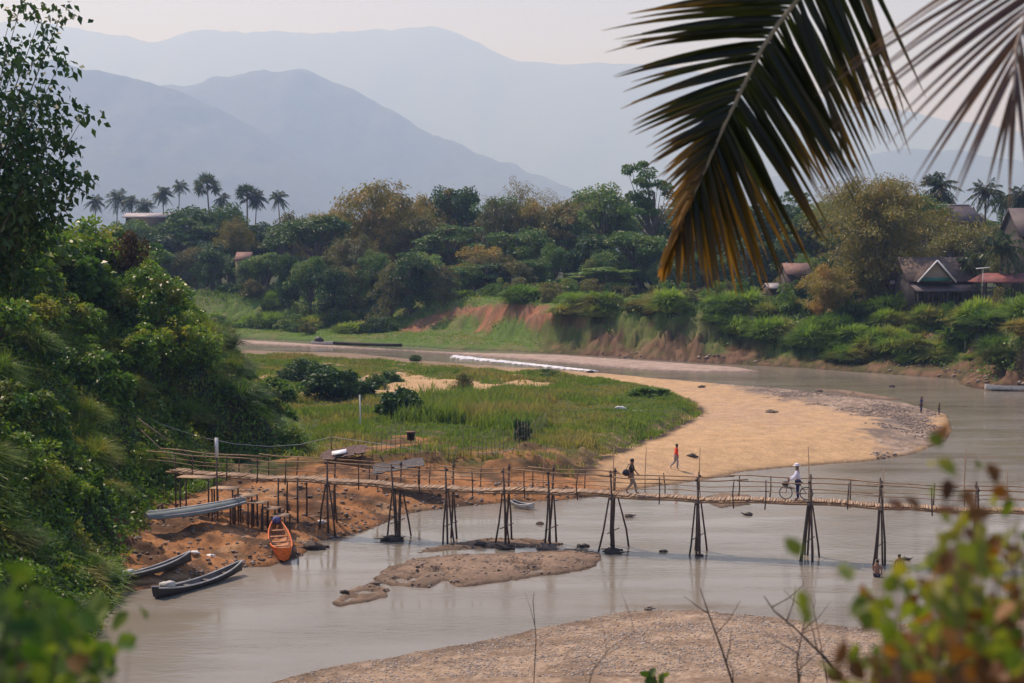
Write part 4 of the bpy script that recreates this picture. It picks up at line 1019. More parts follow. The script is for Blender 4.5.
b4 = boat('longboat', P(146, 519, 1.75), P(246, 503, 2.0), .95, .32, M['greenhull'], M['greyin'], 'upturned grey-green longboat with pale stripes resting on props by the slope', -.12, 0, flip=True, lift=.25)
g = MB()
for s, zz in ((-.93, .2), (.93, .2), (0, -.02)): g.tube([(x, s * .47 * math.sqrt(max(.02, 1 - abs(x / 2.75) ** 2.4)) * (1 if s else 0), zz - .09 * abs(x / 2.7) ** 2.2 - (.0 if s else .0)) for x in np.linspace(-2.5, 2.5, 13)], .03, 5)
g.build('stripe', M['greyhull'], b4)
rp = empty('prop_frame', P(235, 512, 1.3)); 
for px in (160, 232):
    q = P(px, 512, 1.6); 
    for dy in (-.35, .4): q2 = Vector((q.x, q.y + dy, gz(q.x, q.y + dy) - .2)); MB().tube([q2 - rp.location, Vector((q.x, q.y + dy, 1.98)) - rp.location], .05, 6).build('post', M['pole'], rp)
    MB().tube([Vector((q.x, q.y - .5, 1.93)) - rp.location, Vector((q.x, q.y + .55, 1.93)) - rp.location], .045, 6).build('crossbar', M['pole'], rp)
tag(rp, 'pole props that carry the upturned boat', 'rack')
boat('longboat', P(334, 345, .1), P(402, 347, .1), 1.3, .4, M['tar'], M['dkwood'], 'long dark flat boat far off on the pale mud at the upper river', .1, 6)
b5 = boat('longboat', P(312, 344.5, .15), P(333, 345, .15), 1.2, .45, M['greyhull'], M['greyin'], 'short pale boat with a dark covered load on the far mud', .1, 2)
MB().blob((-.6, 0, .7), (.75, .5, .5), 5).build('load', M['tar'], b5)
boat('longboat', P(985, 390, .05), P(1040, 391, .05), 1.1, .4, M['greyhull'], M['greyin'], 'grey boat moored below the rocks at the right edge', .15, 4)
boat('longboat', P(512, 506, .05), P(534, 509, .05), .55, .18, M['greyhull'], M['greyin'], 'small pale boat nosed into the earth shore behind the bridge', .15, 2)

# ================================================================ driftwood, stones, litter
def driftwood(px, py, size, seed, label, z=.0, n=7, hub=True):
    p = P(px, py, z); rgx = np.random.default_rng(seed); m = MB()
    for k in range(n):
        a = rgx.uniform(0, 6.28); l = size * rgx.uniform(.3, .9); u = np.array([math.cos(a), math.sin(a) * .6, rgx.uniform(.0, .35)])
        c = rgx.normal(size=3) * size * .12; c[2] = abs(c[2]) * .5
        m.tube([c - u * l * .5 * [1, 1, .2], c + rgx.normal(size=3) * .05, c + u * l * .6], [.05 * size ** .5, .04 * size ** .5, .012], 5)
    if hub: m.blob((0, 0, 0), (size * .33, size * .22, size * .16), seed, amp=.4)
    o = m.build('driftwood', M['dkwood'] if seed % 3 else M['wood'], smooth=False); o.location = (p.x, p.y, max(gz(p.x, p.y), 0) + .02); tag(o, label, 'driftwood')
DW = [(394, 541, 1.5, 'tangle of drift wood caught at the foot of the second trestle'), (505, 549, 1.3, 'drift wood heap round the fourth trestle'), (548, 549, 1.6, 'drift wood lying on the sand strip right of the fourth trestle'),
      (612, 553, 1.2, 'drift wood at the foot of the trestle under the walking man'), (314, 549, 1.7, 'large dark root snag at the shore right of the orange boat'), (540, 524, .6, 'small snag in the water behind the bridge'),
      (664, 552, .5, 'small dark snag in the water between two trestles'), (748, 515, .7, 'dark lump in the water right of the small sandbar'), (375, 585, .7, 'twigs standing on the small front sandbar'), (345, 595, .5, 'dark twigs at the left tip of the small front sandbar'),
      (700, 556, .5, 'drift twigs trailing from the middle trestle'), (648, 610, .45, 'dark stone-like lump at the edge of the near gravel'), (905, 560, .6, 'floating branch beside the bathing children'), (584, 547, .7, 'short log at the right end of the sand strip'),
      (629, 517, .8, 'flat snag breaking the water behind the bridge'), (480, 547, .8, 'sticks on the narrow sand strip'), (892, 387, 1.0, 'dark log at the water edge above the beach')]
for k, (px, py, s, lab) in enumerate(DW): driftwood(px, py, s, k + 1, lab)
for k, (px, py, s, lab) in enumerate([(692, 452, .9, 'dark drift log on the sand just right of the man in red'), (820, 385, 1.2, 'dry branch on the far edge of the beach'), (770, 412, 1.0, 'brown weed patch on the open sand'), (590, 372, 1.0, 'dark mud-caked log at the channel edge'), (702, 387, .8, 'dark stump near the top edge of the beach')]): driftwood(px, py, s * 1.4, k + 40, lab, .9)
M['stone'] = islandmat('river_stones', (.18, .145, .11), (.55, .47, .38), .9)
M['rock'] = islandmat('grey_brown_rocks', (.13, .095, .07), (.34, .27, .21), .9)
OCT = np.array([(1, 0, 0), (0, 1, 0), (-1, 0, 0), (0, -1, 0), (0, 0, 1), (0, 0, -1)], float); OF = np.array([(0, 1, 4), (1, 2, 4), (2, 3, 4), (3, 0, 4), (1, 0, 5), (2, 1, 5), (3, 2, 5), (0, 3, 5)])
def stones(x, y, z, r, rgx, mat, name, label):
    n = len(x); v = OCT[None] * (r[:, None, None] * rgx.uniform(.6, 1.3, (n, 6, 1))) * np.array([1, 1, .55]); a = rgx.uniform(0, 6.28, n)
    ca, sa = np.cos(a)[:, None], np.sin(a)[:, None]; vx = v[..., 0] * ca - v[..., 1] * sa; vy = v[..., 0] * sa + v[..., 1] * ca
    v = np.stack([vx + x[:, None], vy + y[:, None], v[..., 2] + z[:, None]], -1).reshape(-1, 3)
    o = MB().add(v, None, (OF[None] + np.arange(n)[:, None, None] * 6).reshape(-1, 3)).build(name, mat); tag(o, label, kind='stuff')
rgx = np.random.default_rng(12)
n = 60000; px = rgx.uniform(230, 1040, n); yy = rgx.uniform(46, 62, n); xx = (px - 512) / FPX * yy; zz, _, _, _, sn, *_r = terrain(xx, yy, True); k = (sn > .05) & (rgx.random(n) < .25 + .75 * ss(fbm(xx * .7, yy * .7, 3, 18), -.3, .3)); stones(xx[k], yy[k], zz[k] + .004, .02 + .055 * rgx.random(k.sum()) ** 3, rgx, M['stone'], 'gravel', 'coarse gravel on the near bank')
n = 60000; yy = rgx.uniform(90, 175, n); px = rgx.uniform(640, 960, n); xx = (px - 512) / FPX * yy; t_ = terrain(xx, yy, True); gd = sdist(xx, yy, GRAVEL); k = (gd + t_[7] * 3 > .5) & (t_[1] > .1) & (rgx.random(n) < ss(fbm(xx * .3, yy * .3, 3, 19), -.2, .35)); stones(xx[k], yy[k], t_[0][k] + .01, .04 + .14 * rgx.random(k.sum()) ** 3, rgx, M['rock'], 'gravel', 'grey shingle along the tip of the beach')
n = 30000; px = rgx.uniform(560, 1030, n); yy = rgx.uniform(140, 225, n); xx = (px - 512) / FPX * yy; t_ = terrain(xx, yy, True); lim = np.where((px > 860) & (px < 950), 7, np.where(px > 955, 6, 2.2)); k = (t_[5] > .1) & (t_[5] < lim) & (rgx.random(n) < .5 * ss(fbm(xx * .25, yy * .25, 3, 29), -.1, .3)); stones(xx[k], yy[k], t_[0][k] + .05, .08 + .38 * rgx.random(k.sum()) ** 4, rgx, M['rock'], 'rubble', 'broken rock and rubble along the foot of the far bank')
n = 14000; px = rgx.uniform(110, 620, n); yy = rgx.uniform(62, 86, n); xx = (px - 512) / FPX * yy; t_ = terrain(xx, yy, True); k = (t_[1] > -.1) & (t_[2] < 0) & (rgx.random(n) < .5 + .5 * (t_[1] < 1.5)); stones(xx[k], yy[k], t_[0][k], .02 + .16 * rgx.random(k.sum()) ** 3.5, rgx, M['rock'], 'rubble', 'stones and clods scattered over the orange earth shore')
n = 9000; px = rgx.uniform(330, 610, n); yy = rgx.uniform(60, 76, n); xx = (px - 512) / FPX * yy; zz = terrain(xx, yy); si = np.maximum.reduce([sdist(xx, yy, q_) for q_ in ISL[:3]]); k = (si > -.5) & (zz > -.1) & (rgx.random(n) < .3 + .7 * ss(fbm(xx, yy, 3, 8), -.1, .3)); stones(xx[k], yy[k], zz[k], .02 + .11 * rgx.random(k.sum()) ** 4, rgx, M['rock'], 'rubble', 'stones and drift scraps on the sandbars in mid river')
for k, (px, py) in enumerate([(195, 545), (211, 541), (181, 514), (218, 556), (236, 558), (322, 515), (497, 387), (620, 404), (636, 407), (536, 441)]):
    p = P(px, py, 1.0 if py > 500 else 1.8); o = MB().blob((0, 0, .05), (.22, .14, .09) if py > 500 else (.5, .25, .12), k, amp=.5).build('litter', M['white']); o.location = (p.x, p.y, gz(p.x, p.y)); tag(o, 'crumpled white plastic litter on the orange earth near the boats' if py > 500 else 'pale scrap lying in the grass of the flat', 'litter', 'litter on the earth shore' if py > 500 else 'pale scraps in the grass')
foam = MB(); rgf = np.random.default_rng(4)
for k in range(900):
    t = rgf.random(); a, b = (455, 356.5), (594, 371); p = P(a[0] + (b[0] - a[0]) * t, a[1] + (b[1] - a[1]) * t + rgf.normal() * .5 * (1.2 - t), .03)
    foam.blob((p.x, p.y, .02), (rgf.uniform(.2, .9), rgf.uniform(.15, .5), .08), k, 6, 3, .4)
tag(foam.build('foam', M['white']), 'white broken water of a small rapid above the beach', kind='stuff')

# ================================================================ houses
def gable_roof(m, x0, x1, y0, y1, ze, zr, th=.18, hip=0.):
    ym = (y0 + y1) / 2; m.slab([(x0, y0, ze), (x1, y0, ze), (x1 - hip, ym, zr), (x0 + hip, ym, zr)], th); m.slab([(x1, y1, ze), (x0, y1, ze), (x0 + hip, ym, zr), (x1 - hip, ym, zr)], th)
    if hip: m.slab([(x0, y1, ze), (x0, y0, ze), (x0 + hip, ym, zr), (x0 + hip, ym, zr + .001)], th); m.slab([(x1, y0, ze), (x1, y1, ze), (x1 - hip, ym, zr), (x1 - hip, ym, zr + .001)], th)
def house(px0, px1, pye, pyr, D, dep, wall, roof, label, cat='house', nwin=3, ridge=None, hip=0., name='house', rz=0):
    a, b = PD(px0, pye, D), PD(px1, pye, D); zr = PD(px0, pyr, D + dep / 2).z; cx = (a.x + b.x) / 2; W = b.x - a.x; g = min(gz(cx, D), gz(cx, D + dep), a.z - 1.8); r = empty(name, (cx, D, g), rz); ze = a.z - g; zr -= g
    w_ = MB(); w_.box((0, dep / 2, (ze - .5) / 2), (W * .88, dep * .85, ze + .5)); w0 = dep * .075
    for s in (-1, 1): w_.add([(s * W * .435, w0, ze - .1), (s * W * .435, dep - w0, ze - .1), (s * W * .435, dep / 2, zr - .15)], None, [(0, 1, 2)])
    w_.build('wall', wall, r); m = MB(); gable_roof(m, -W / 2, W / 2, -.3, dep + .3, ze, zr, hip=hip); rf = m.build('roof', roof, r)
    if ridge: MB().box((0, dep / 2, zr + .05), (W - 2 * hip, .35, .16)).build('ridge_cap', ridge, rf)
    for k in range(nwin):
        x = (k + .5) / nwin * W * .8 - W * .4; wn = MB().box((x, w0 - .03, ze * .55), (W * .11 + .2, .08, min(1.2, ze * .4))).build('window', M['dkwood'], r)
        fm = MB()
        for s in (-1, 1): fm.box((x + s * (W * .055 + .13), w0 - .06, ze * .55), (.08, .08, min(1.3, ze * .44)))
        fm.build('frame', M['wood'], wn)
    d = MB().box((W * .05, w0 - .04, .95), (.9, .09, 1.9)).build('door', M['dkwood'], r); MB().box((W * .05 + .35, w0 - .1, .95), (.05, .04, .14)).build('handle', M['greyhull'], d)
    tag(r, label, cat); return r, W, ze, zr, g
M['roofbrown'] = plain('old_brown_tiles', (.12, .085, .065), .9, .35, 1.2); M['roofdark'] = plain('dark_metal_roof', (.085, .065, .065), .7, .3, 1); M['roofred'] = plain('faded_red_roof', (.19, .06, .05), .8, .3, 1)
M['rooforange'] = plain('orange_tiles', (.20, .11, .08), .85, .3, 1.5); M['roofpale'] = plain('pale_tin_roof', (.30, .26, .25), .6, .25, 1); M['rooflight'] = plain('light_grey_tin', (.6, .6, .58), .6, .15, 1)
M['walldark'] = plain('dark_plank_wall', (.06, .05, .042), .9, .35, 3); M['walltan'] = plain('tan_woven_wall', (.34, .27, .18), .9, .25, 4); M['wallwhite'] = plain('whitewash', (.6, .58, .54), .9, .2, 2); M['teal'] = plain('teal_paint', (.03, .16, .13), .6, .2)
h1, W, ze, zr, g = house(906, 980, 281, 257, 184, 8, M['walldark'], M['roofbrown'], 'dark timber house with a front gable edged in white and a teal beam', nwin=4)
gx = PD(934, 262, 183).x - h1.location.x; gp = PD(934, 261, 181.5).z - g; gw = 33 / FPX * 183 / 2; gr = MB()
gr.slab([(gx - gw - .3, -2.4, ze + .0), (gx - gw - .3, 4, ze + .0), (gx, 4, gp), (gx, -2.4, gp)][::-1], .14); gr.slab([(gx + gw + .3, 4, ze), (gx + gw + .3, -2.4, ze), (gx, -2.4, gp), (gx, 4, gp)][::-1], .14); gr.build('gable_roof', M['roofbrown'], h1)
MB().add([(gx - gw, -1.9, ze), (gx + gw, -1.9, ze), (gx, -1.9, gp - .2), (gx - gw, -1.75, ze), (gx + gw, -1.75, ze), (gx, -1.75, gp - .2)], [(0, 1, 4, 3)], [(0, 1, 2), (3, 5, 4)]).build('gable_wall', M['walltan'], h1)
MB().box((gx, -2.0, ze + .25), (gw * 1.75, .12, .45)).build('beam', M['teal'], h1)
for s in (-1, 1): MB().tube([(gx + s * (gw + .35), -2.48, ze - .1), (gx, -2.48, gp + .06)], .11, 4).build('bargeboard', M['white'], h1)
MB().slab([(-W * .45, -3.0, ze - 1.2), (W * .42, -3.0, ze - 1.2), (W * .42, .2, ze - .3), (-W * .45, .2, ze - .3)], .12).build('porch_roof', M['roofdark'], h1)
for k in range(5): MB().tube([(-W * .42 + k * W * .2, -2.8, -.6), (-W * .42 + k * W * .2, -2.8, ze - 1.15)], .08, 6).build('porch_post', M['dkwood'], h1)
house(934, 986, 222, 205, 222, 9, M['walldark'], M['roofdark'], 'long dark roofed house with a white ridge below the skyline palms', ridge=M['white'], hip=1.2)
house(1019, 1066, 236, 208, 196, 9, M['walldark'], M['roofdark'], 'house with a steep dark roof cut by the right edge')
house(890, 914, 283, 268, 192, 5, M['walldark'], M['roofpale'], 'little shed with a pale roof left of the gabled house', nwin=1, name='shed', cat='shed')
house(786, 812, 274, 263, 212, 6, M['walldark'], M['rooforange'], 'small house with an orange tiled roof between dark trees', nwin=2)
house(768, 782, 288, 283, 208, 5, M['walldark'], M['roofpale'], 'small pale roofed hut below the orange roof', nwin=1, name='hut', cat='hut')
house(122, 172, 217, 213, 356, 8, M['walldark'], M['roofpale'], 'long pale roofed building under the hazy coconut palms', nwin=5)
house(234, 250, 260, 252, 283, 6, M['walltan'], M['rooforange'], 'house with a dull pink tiled roof half sunk in the wood', nwin=2)
0 and house(270, 284, 258, 251, 280, 6, M['walltan'], M['rooforange'], 'pink tiled roof in the wood, the right one', nwin=2)
# open pavilion with red roof
a = PD(980, 282, 178); b = PD(1046, 282, 178); cx = (a.x + b.x) / 2; W = b.x - a.x; g = gz(cx, 178); pv = empty('pavilion', (cx, 178, g)); m = MB(); gable_roof(m, -W / 2, W / 2, 0, 5, a.z - g, PD(1000, 273, 180.5).z - g, .15, 1.2); m.build('roof', M['roofred'], pv)
for k in range(5):
    for yy_ in (.4, 4.6): MB().tube([(-W * .44 + k * W * .22, yy_, -.5), (-W * .44 + k * W * .22, yy_, a.z - g)], .1, 6).build('post', M['dkwood'], pv)
MB().box((0, 4.7, .9), (W * .88, .12, 2.0)).build('back_wall', M['walldark'], pv); MB().box((0, .4, .55), (W * .88, .06, .9)).build('railing', M['walldark'], pv); MB().box((0, 2.5, -.1), (W * .95, 5, .3)).build('floor', M['wood'], pv)
tag(pv, 'open pavilion with a faded red roof at the right edge', 'pavilion')
p = PD(983, 268, 176); o = MB().box((0, 0, 0), (1.6, .5, .1), ry=-.1).box((0, 0, -1.1), (.06, .06, 2.2)).build('awning', M['white']); o.location = p; tag(o, 'small white awning just above the red pavilion roof', 'awning')
p = PD(983, 300, 172); m = MB().blob((0, 0, 1), (.55, .55, .6), 2, amp=.08); root = empty('lantern', (p.x, 172, gz(p.x, 172))); MB().tube([(0, 0, -.2), (0, 0, .9)], .06, 6).build('pole', M['dkwood'], root); MB().blob((0, 0, 1.2), (.42, .42, .5), 2, amp=.05).build('globe', plain('yellow_cloth', (.6, .25, .03), .7, .1), root); tag(root, 'round orange-yellow lantern in front of the red pavilion', 'lantern')

# ================================================================ people
SKIN = plain('brown_skin', (.28, .13, .075), .55, .08, 8, bmp=0); HAIR = plain('black_hair', (.012, .01, .009), .6, .2, 20, bmp=0)
def skinned(name, pts, edges, rad, mat, parent, sub=1, root=0):
    me = bpy.data.meshes.new(name); me.from_pydata([tuple(p) for p in pts], edges, []); o = link(name, me, parent)
    o.modifiers.new('skin', 'SKIN'); lay = me.skin_vertices[0].data
    for i, r in enumerate(rad): lay[i].radius = (r, r) if np.isscalar(r) else r
    lay[root].use_root = True
    s = o.modifiers.new('smooth', 'SUBSURF'); s.levels = sub; s.render_levels = sub; me.materials.append(mat); return o
def person(loc, rz, pose, shirt, trousers, label, sc_=1., hat=None, bag=None, bare=False, long_sleeve=False, holds=None):
    r = empty('person', loc, rz); r.scale = (sc_,) * 3
    J = dict(pel=(0, 0, .93), sp=(.01, 0, 1.1), ch=(.02, 0, 1.3), nk=(.03, 0, 1.45), hb=(.05, 0, 1.53), hd=(.065, 0, 1.61), ht=(.06, 0, 1.69), fc=(.125, 0, 1.57),
             sl=(.02, .17, 1.40), el=(.02, .23, 1.14), wl=(.06, .24, .90), sr=(.02, -.17, 1.40), er=(.02, -.23, 1.14), wr=(.06, -.24, .90),
             hl=(0, .09, .88), kl=(.02, .1, .50), al=(-.01, .1, .09), tl=(.15, .11, .035), hr=(0, -.09, .88), kr=(.02, -.1, .50), ar=(-.01, -.1, .09), tr=(.15, -.11, .035)); J.update(pose)
    J = {k: Vector(v) for k, v in J.items()}; names = list(J); pts = [J[k] for k in names]; ix = {k: i for i, k in enumerate(names)}
    Rr = dict(pel=.125, sp=.115, ch=.13, nk=.052, hb=.06, hd=.092, ht=.055, fc=.03, sl=.06, el=.042, wl=.028, sr=.06, er=.042, wr=.028, hl=.088, kl=.055, al=.038, tl=.03, hr=.088, kr=.055, ar=.038, tr=.03)
    rad = [Rr[k] for k in names]
    E = [(ix[a], ix[b]) for a, b in (('pel', 'sp'), ('sp', 'ch'), ('ch', 'nk'), ('nk', 'hb'), ('hb', 'hd'), ('hd', 'ht'), ('hb', 'fc'), ('ch', 'sl'), ('sl', 'el'), ('el', 'wl'), ('ch', 'sr'), ('sr', 'er'), ('er', 'wr'),
         ('pel', 'hl'), ('hl', 'kl'), ('kl', 'al'), ('al', 'tl'), ('pel', 'hr'), ('hr', 'kr'), ('kr', 'ar'), ('ar', 'tr'))]
    for s, w_, e in ((1, 'wl', 'el'), (-1, 'wr', 'er')):                # palm, four fingers, thumb
        d = (J[w_] - J[e]).normalized(); c = J[w_] + d * .06; pi = len(pts); pts.append(c); rad.append(.032); E.append((ix[w_], pi)); sd_ = Vector((1, 0, 0)) if abs(d.x) < .8 else Vector((0, 0, 1))
        for f in range(4):
            k1 = c + d * .035 + sd_ * (.027 * (1.5 - f)) * .9; k2 = k1 + d * (.045 - .006 * abs(f - 1.3)) - Vector((0, s * .012, 0)); i = len(pts); pts += [k1, k2]; rad += [.0095, .008]; E += [(pi, i), (i, i + 1)]
        i = len(pts); pts.append(c + sd_ * .05 + d * .01); rad.append(.01); E.append((pi, i))
    skinned('body', pts, E, rad, SKIN, r)
    if not bare:
        K = ['pel', 'sp', 'ch', 'nk', 'sl', 'el', 'sr', 'er']; P2 = [J[k].copy() for k in K]; P2[0].z -= .02; P2[3].z -= .04
        if not long_sleeve: P2[5] = P2[4].lerp(P2[5], .75); P2[7] = P2[6].lerp(P2[7], .75)
        E2 = [(0, 1), (1, 2), (2, 3), (2, 4), (4, 5), (2, 6), (6, 7)]; R2 = [.15, .145, .155, .075, .082, .062, .082, .062]
        if long_sleeve: P2 += [J['wl'], J['wr']]; E2 += [(5, 8), (7, 9)]; R2 += [.045, .045]
        skinned('shirt', P2, E2, R2, shirt, r, root=0)
    if trousers:
        P3 = [J['pel'], J['hl'], J['kl'], J['al'] + Vector((0, 0, .03)), J['hr'], J['kr'], J['ar'] + Vector((0, 0, .03))]; skinned('trousers', P3, [(0, 1), (1, 2), (2, 3), (0, 4), (4, 5), (5, 6)], [.14, .108, .078, .062, .108, .078, .062], trousers, r)
    MB().blob((J['hd'].x - .018, 0, J['hd'].z + .03), (.105, .092, .095), 1, 10, 7, .05).build('hair', HAIR, r, smooth=True)
    if hat: MB().tube([J['ht'] + Vector((0, 0, -.03)), J['ht'] + Vector((0, 0, -.02))], .19, 14).tube([J['ht'] + Vector((0, 0, -.03)), J['ht'] + Vector((0, 0, .06)), J['ht'] + Vector((0, 0, .09))], [.125, .11, .05], 12).build('hat', hat, r, smooth=True)
    tag(r, label, 'person'); return r
def cloth(n, c): return plain(n, c, .85, .2, 6, bmp=.1)
walk = dict(kr=(.20, -.09, .53), ar=(.27, -.09, .11), tr=(.42, -.09, .09), kl=(.02, .09, .50), al=(-.26, .09, .15), tl=(-.13, .09, .04), er=(-.08, -.23, 1.15), wr=(.02, -.23, .93), el=(.12, .23, 1.16), wl=(.27, .2, .99))
q = bp(bx(631), 0, .05); pm = person(q, math.atan2(-.247, 1), walk, cloth('black_shirt', (.015, .015, .02)), cloth('khaki_trousers', (.30, .24, .17)), 'man in a dark shirt and khaki trousers walking across the bridge', 1.02)
o = MB().blob((0, 0, 0), (.2, .1, .17), 8, amp=.12).tube([(-.02, 0, .1), (.12, .1, .38), (.2, .0, .42)], .018, 4).build('shoulder_bag', cloth('dark_bag', (.03, .03, .035)), smooth=True)
o.location = q + UX * -.2 + UY * -.24 + Vector((0, 0, 1.1)); tag(o, 'dark shoulder bag hanging at the back of the man on the bridge', 'bag')
p = P(676, 462, .85); p.z = gz(p.x, p.y); person(p, R(10), dict(kr=(.1, -.09, .5), ar=(.06, -.09, .1), tr=(.2, -.09, .04), kl=(-.06, .09, .5), al=(-.36, .09, .2), tl=(-.28, .09, .06)), cloth('red_shirt', (.9, .06, .02)), cloth('grey_trousers', (.33, .30, .29)), 'person in a red shirt and grey trousers walking on the open sand', .98, long_sleeve=True)
q = bp(bx(798), -.12, .05); person(q, math.atan2(-.247, 1) + R(185), dict(er=(.16, -.2, 1.14), wr=(.38, -.17, 1.02), el=(.16, .2, 1.14), wl=(.38, .17, 1.0)), cloth('white_shirt', (.75, .74, .85)), cloth('navy_trousers', (.02, .03, .10)), 'person in a white hat, white shirt and navy trousers pushing a bicycle over the bridge', 1.0, hat=cloth('white_hat', (.8, .76, .76)), long_sleeve=True)
for px, py, s, sh, lab in ((921, 412, .85, (.02, .03, .16), 'child in a dark blue shirt standing at the tip of the beach'), (939, 412, .62, (.16, .10, .08), 'small child reaching out beside the child in blue at the water edge')):
    p = P(px, py, .4); p.z = gz(p.x, p.y); person(p, R(-30), dict(el=(.1, .4, 1.3), wl=(.15, .6, 1.25)), cloth('child_shirt', sh), cloth('child_shorts', (.04, .04, .07)), lab, s)
for px, py, rz_, lab in ((877, 577, 60, 'bare-backed child wading waist deep, the left of two bathers'), (899, 571, -100, 'bare-backed child wading waist deep, the right of two bathers')):
    p = P(px, py, 0); person((p.x, p.y, -.66), R(rz_), dict(el=(.15, .27, 1.15), wl=(.3, .2, 1.0)), None, cloth('wet_shorts', (.03, .03, .05)), lab, .84, bare=True)
p = P(905, 408, .3); dog = None
# bicycle
q = bp(bx(796), .12, .05); bk = empty('bicycle', q, math.atan2(-.247, 1) + math.pi); bk.scale = (.92,) * 3
MT = plain('dark_bike_frame', (.03, .03, .035), .4, .1, metal=.3); RUB = plain('tyre_rubber', (.015, .015, .015), .8, .1)
for x in (-.52, .52):
    th = np.linspace(0, 2 * math.pi, 25); wl_ = MB().tube([(x + .33 * math.cos(a), 0, .34 + .33 * math.sin(a)) for a in th], .02, 6, cap=False).build('tyre', RUB, bk, smooth=True); wl_.name = 'wheel'
    MB().tube([(x + .3 * math.cos(a), 0, .34 + .3 * math.sin(a)) for a in th], .01, 5, cap=False).build('rim', M['greyhull'], wl_); sp = MB()
    for a in np.linspace(0, 2 * math.pi, 13)[:-1]: sp.tube([(x, 0, .34), (x + .3 * math.cos(a), 0, .34 + .3 * math.sin(a))], .003, 3)
    sp.build('spokes', M['greyhull'], wl_)
f = MB()
for a, b in (((-.52, 0, .34), (-.05, 0, .3)), ((-.52, 0, .34), (-.18, 0, .8)), ((-.05, 0, .3), (-.2, 0, .86)), ((-.18, 0, .78), (.38, 0, .86)), ((-.05, 0, .3), (.4, 0, .78)), ((.38, 0, .95), (.52, 0, .34))): f.tube([a, b], .018, 6)
f.build('frame', MT, bk); MB().tube([(.36, 0, .92), (.36, 0, 1.02)], .015, 5).tube([(.25, -.28, 1.05), (.38, -.1, 1.02), (.38, .1, 1.02), (.25, .28, 1.05)], .014, 5).build('handlebar', MT, bk); MB().blob((-.22, 0, .92), (.14, .08, .04), 1, amp=.05).build('saddle', RUB, bk, smooth=True); MB().box((.56, 0, .82), (.28, .3, .2)).build('basket', MT, bk)
tag(bk, 'dark bicycle being pushed across the bridge, its front wheel ahead of the person', 'bicycle')
# ================================================================ foreground plants near the camera
def tonemat(name, a, b_, trans=.5):
    m, nt, b = newmat(name); vc = N(nt, 'ShaderNodeVertexColor', layer_name='tone'); g = N(nt, 'ShaderNodeNewGeometry')
    c = mixc(nt, vc.outputs[0], a, b_); c = mixc(nt, .6, c, ramp(nt, g.outputs['Random Per Island'], [(0, (.55,) * 3), (1, (1.35,) * 3)]), 'MULTIPLY')
    nt.links.new(c, b.inputs['Base Color']); b.inputs['Roughness'].default_value = .4; t = N(nt, 'ShaderNodeBsdfTranslucent'); nt.links.new(mixc(nt, 1., c, (1.5, 1.3, .8), 'MULTIPLY'), t.inputs[0])
    mx = N(nt, 'ShaderNodeMixShader'); mx.inputs[0].default_value = trans; nt.links.new(b.outputs[0], mx.inputs[1]); nt.links.new(t.outputs[0], mx.inputs[2]); nt.links.new(mx.outputs[0], nt.nodes['Material Output'].inputs[0]); return m
def frond(name, D, rach, sides, mat, label, wpx, seed, depth=.35, rr=.018, stemmat=None):
    """rach: list of px,py along the rachis; sides: per side list of (t, angle deg, length px) keyframes and count"""
    rgx = np.random.default_rng(seed); rp_ = np.array(rach, float); tt = np.linspace(0, 1, len(rp_)); root = empty(name, PD(rp_[0][0], rp_[0][1], D)); O = root.location.copy(); s = D / FPX
    def at(t): return np.interp(t, tt, rp_[:, 0]), np.interp(t, tt, rp_[:, 1])
    def W(px, py, dd): return PD(px, py, D + dd) - O
    ts = np.linspace(0, 1, 16); MB().tube([W(*at(t), .12 * math.sin(t * 3)) for t in ts], np.linspace(rr, rr * .25, 16), 6).build('rachis', stemmat, root, smooth=True)
    for key in sides:
        m = MB(); tones = []
        kt, ka, kl = [k[0] for k in key['k']], [k[1] for k in key['k']], [k[2] for k in key['k']]
        for i in range(key['n']):
            t = key['t0'] + (key['t1'] - key['t0']) * (i + rgx.uniform(-.25, .25)) / (key['n'] - 1); t = min(max(t, 0), 1); x, y = at(t)
            a = R(np.interp(t, kt, ka) + rgx.normal() * 2.6); l = np.interp(t, kt, kl) * rgx.uniform(.82, 1.08); dz = rgx.normal() * depth * .5 + key.get('dep', 0); drop = key.get('droop', .12) * l; c = []
            n = 8
            for j in range(n):
                f = j / (n - 1); px = x + math.cos(a) * l * f; py = y - math.sin(a) * l * f + drop * f ** 2.2; c.append(np.array(W(px, py, .12 * math.sin(t * 3) + dz * f)))
            c = np.array(c); tg = norm(np.gradient(c, axis=0)); view = norm(c + np.array(O) - np.array([0, 0, CZ])); sd_ = norm(np.cross(tg, view) + rgx.normal() * .35 * view); f = np.linspace(0, 1, n)
            w_ = wpx * s / 2 * np.array([.5, .95, 1, .95, .8, .6, .33, .06])[:, None] * rgx.uniform(.75, 1.15); nn = norm(np.cross(sd_, tg)) * w_ * .5
            v = np.stack([c - sd_ * w_ + nn, c, c + sd_ * w_ + nn], 1).reshape(-1, 3); q = [(k * 3 + e, k * 3 + e + 1, k * 3 + e + 4, k * 3 + e + 3) for k in range(n - 1) for e in (0, 1)]; m.add(v, q)
            tn = np.clip(np.interp(t, key['tt'], key['tv']) + .55 * (f - .55) * key.get('tip', 1) + rgx.normal() * .1, 0, 1); tones.append(np.repeat(tn, 3))
        o = m.build('leaflets', mat, root, smooth=True); at_ = o.data.color_attributes.new('tone', 'FLOAT_COLOR', 'POINT'); tn = np.concatenate(tones); at_.data.foreach_set('color', np.stack([tn, tn, tn, np.ones_like(tn)], 1).astype(np.float32).ravel())
    tag(root, label, 'palm frond'); return root
FM = tonemat('frond_leaflets', (.011, .018, .005), (.30, .165, .03)); FD = tonemat('dry_frond_leaflets', (.10, .055, .045), (.19, .12, .09), .25)
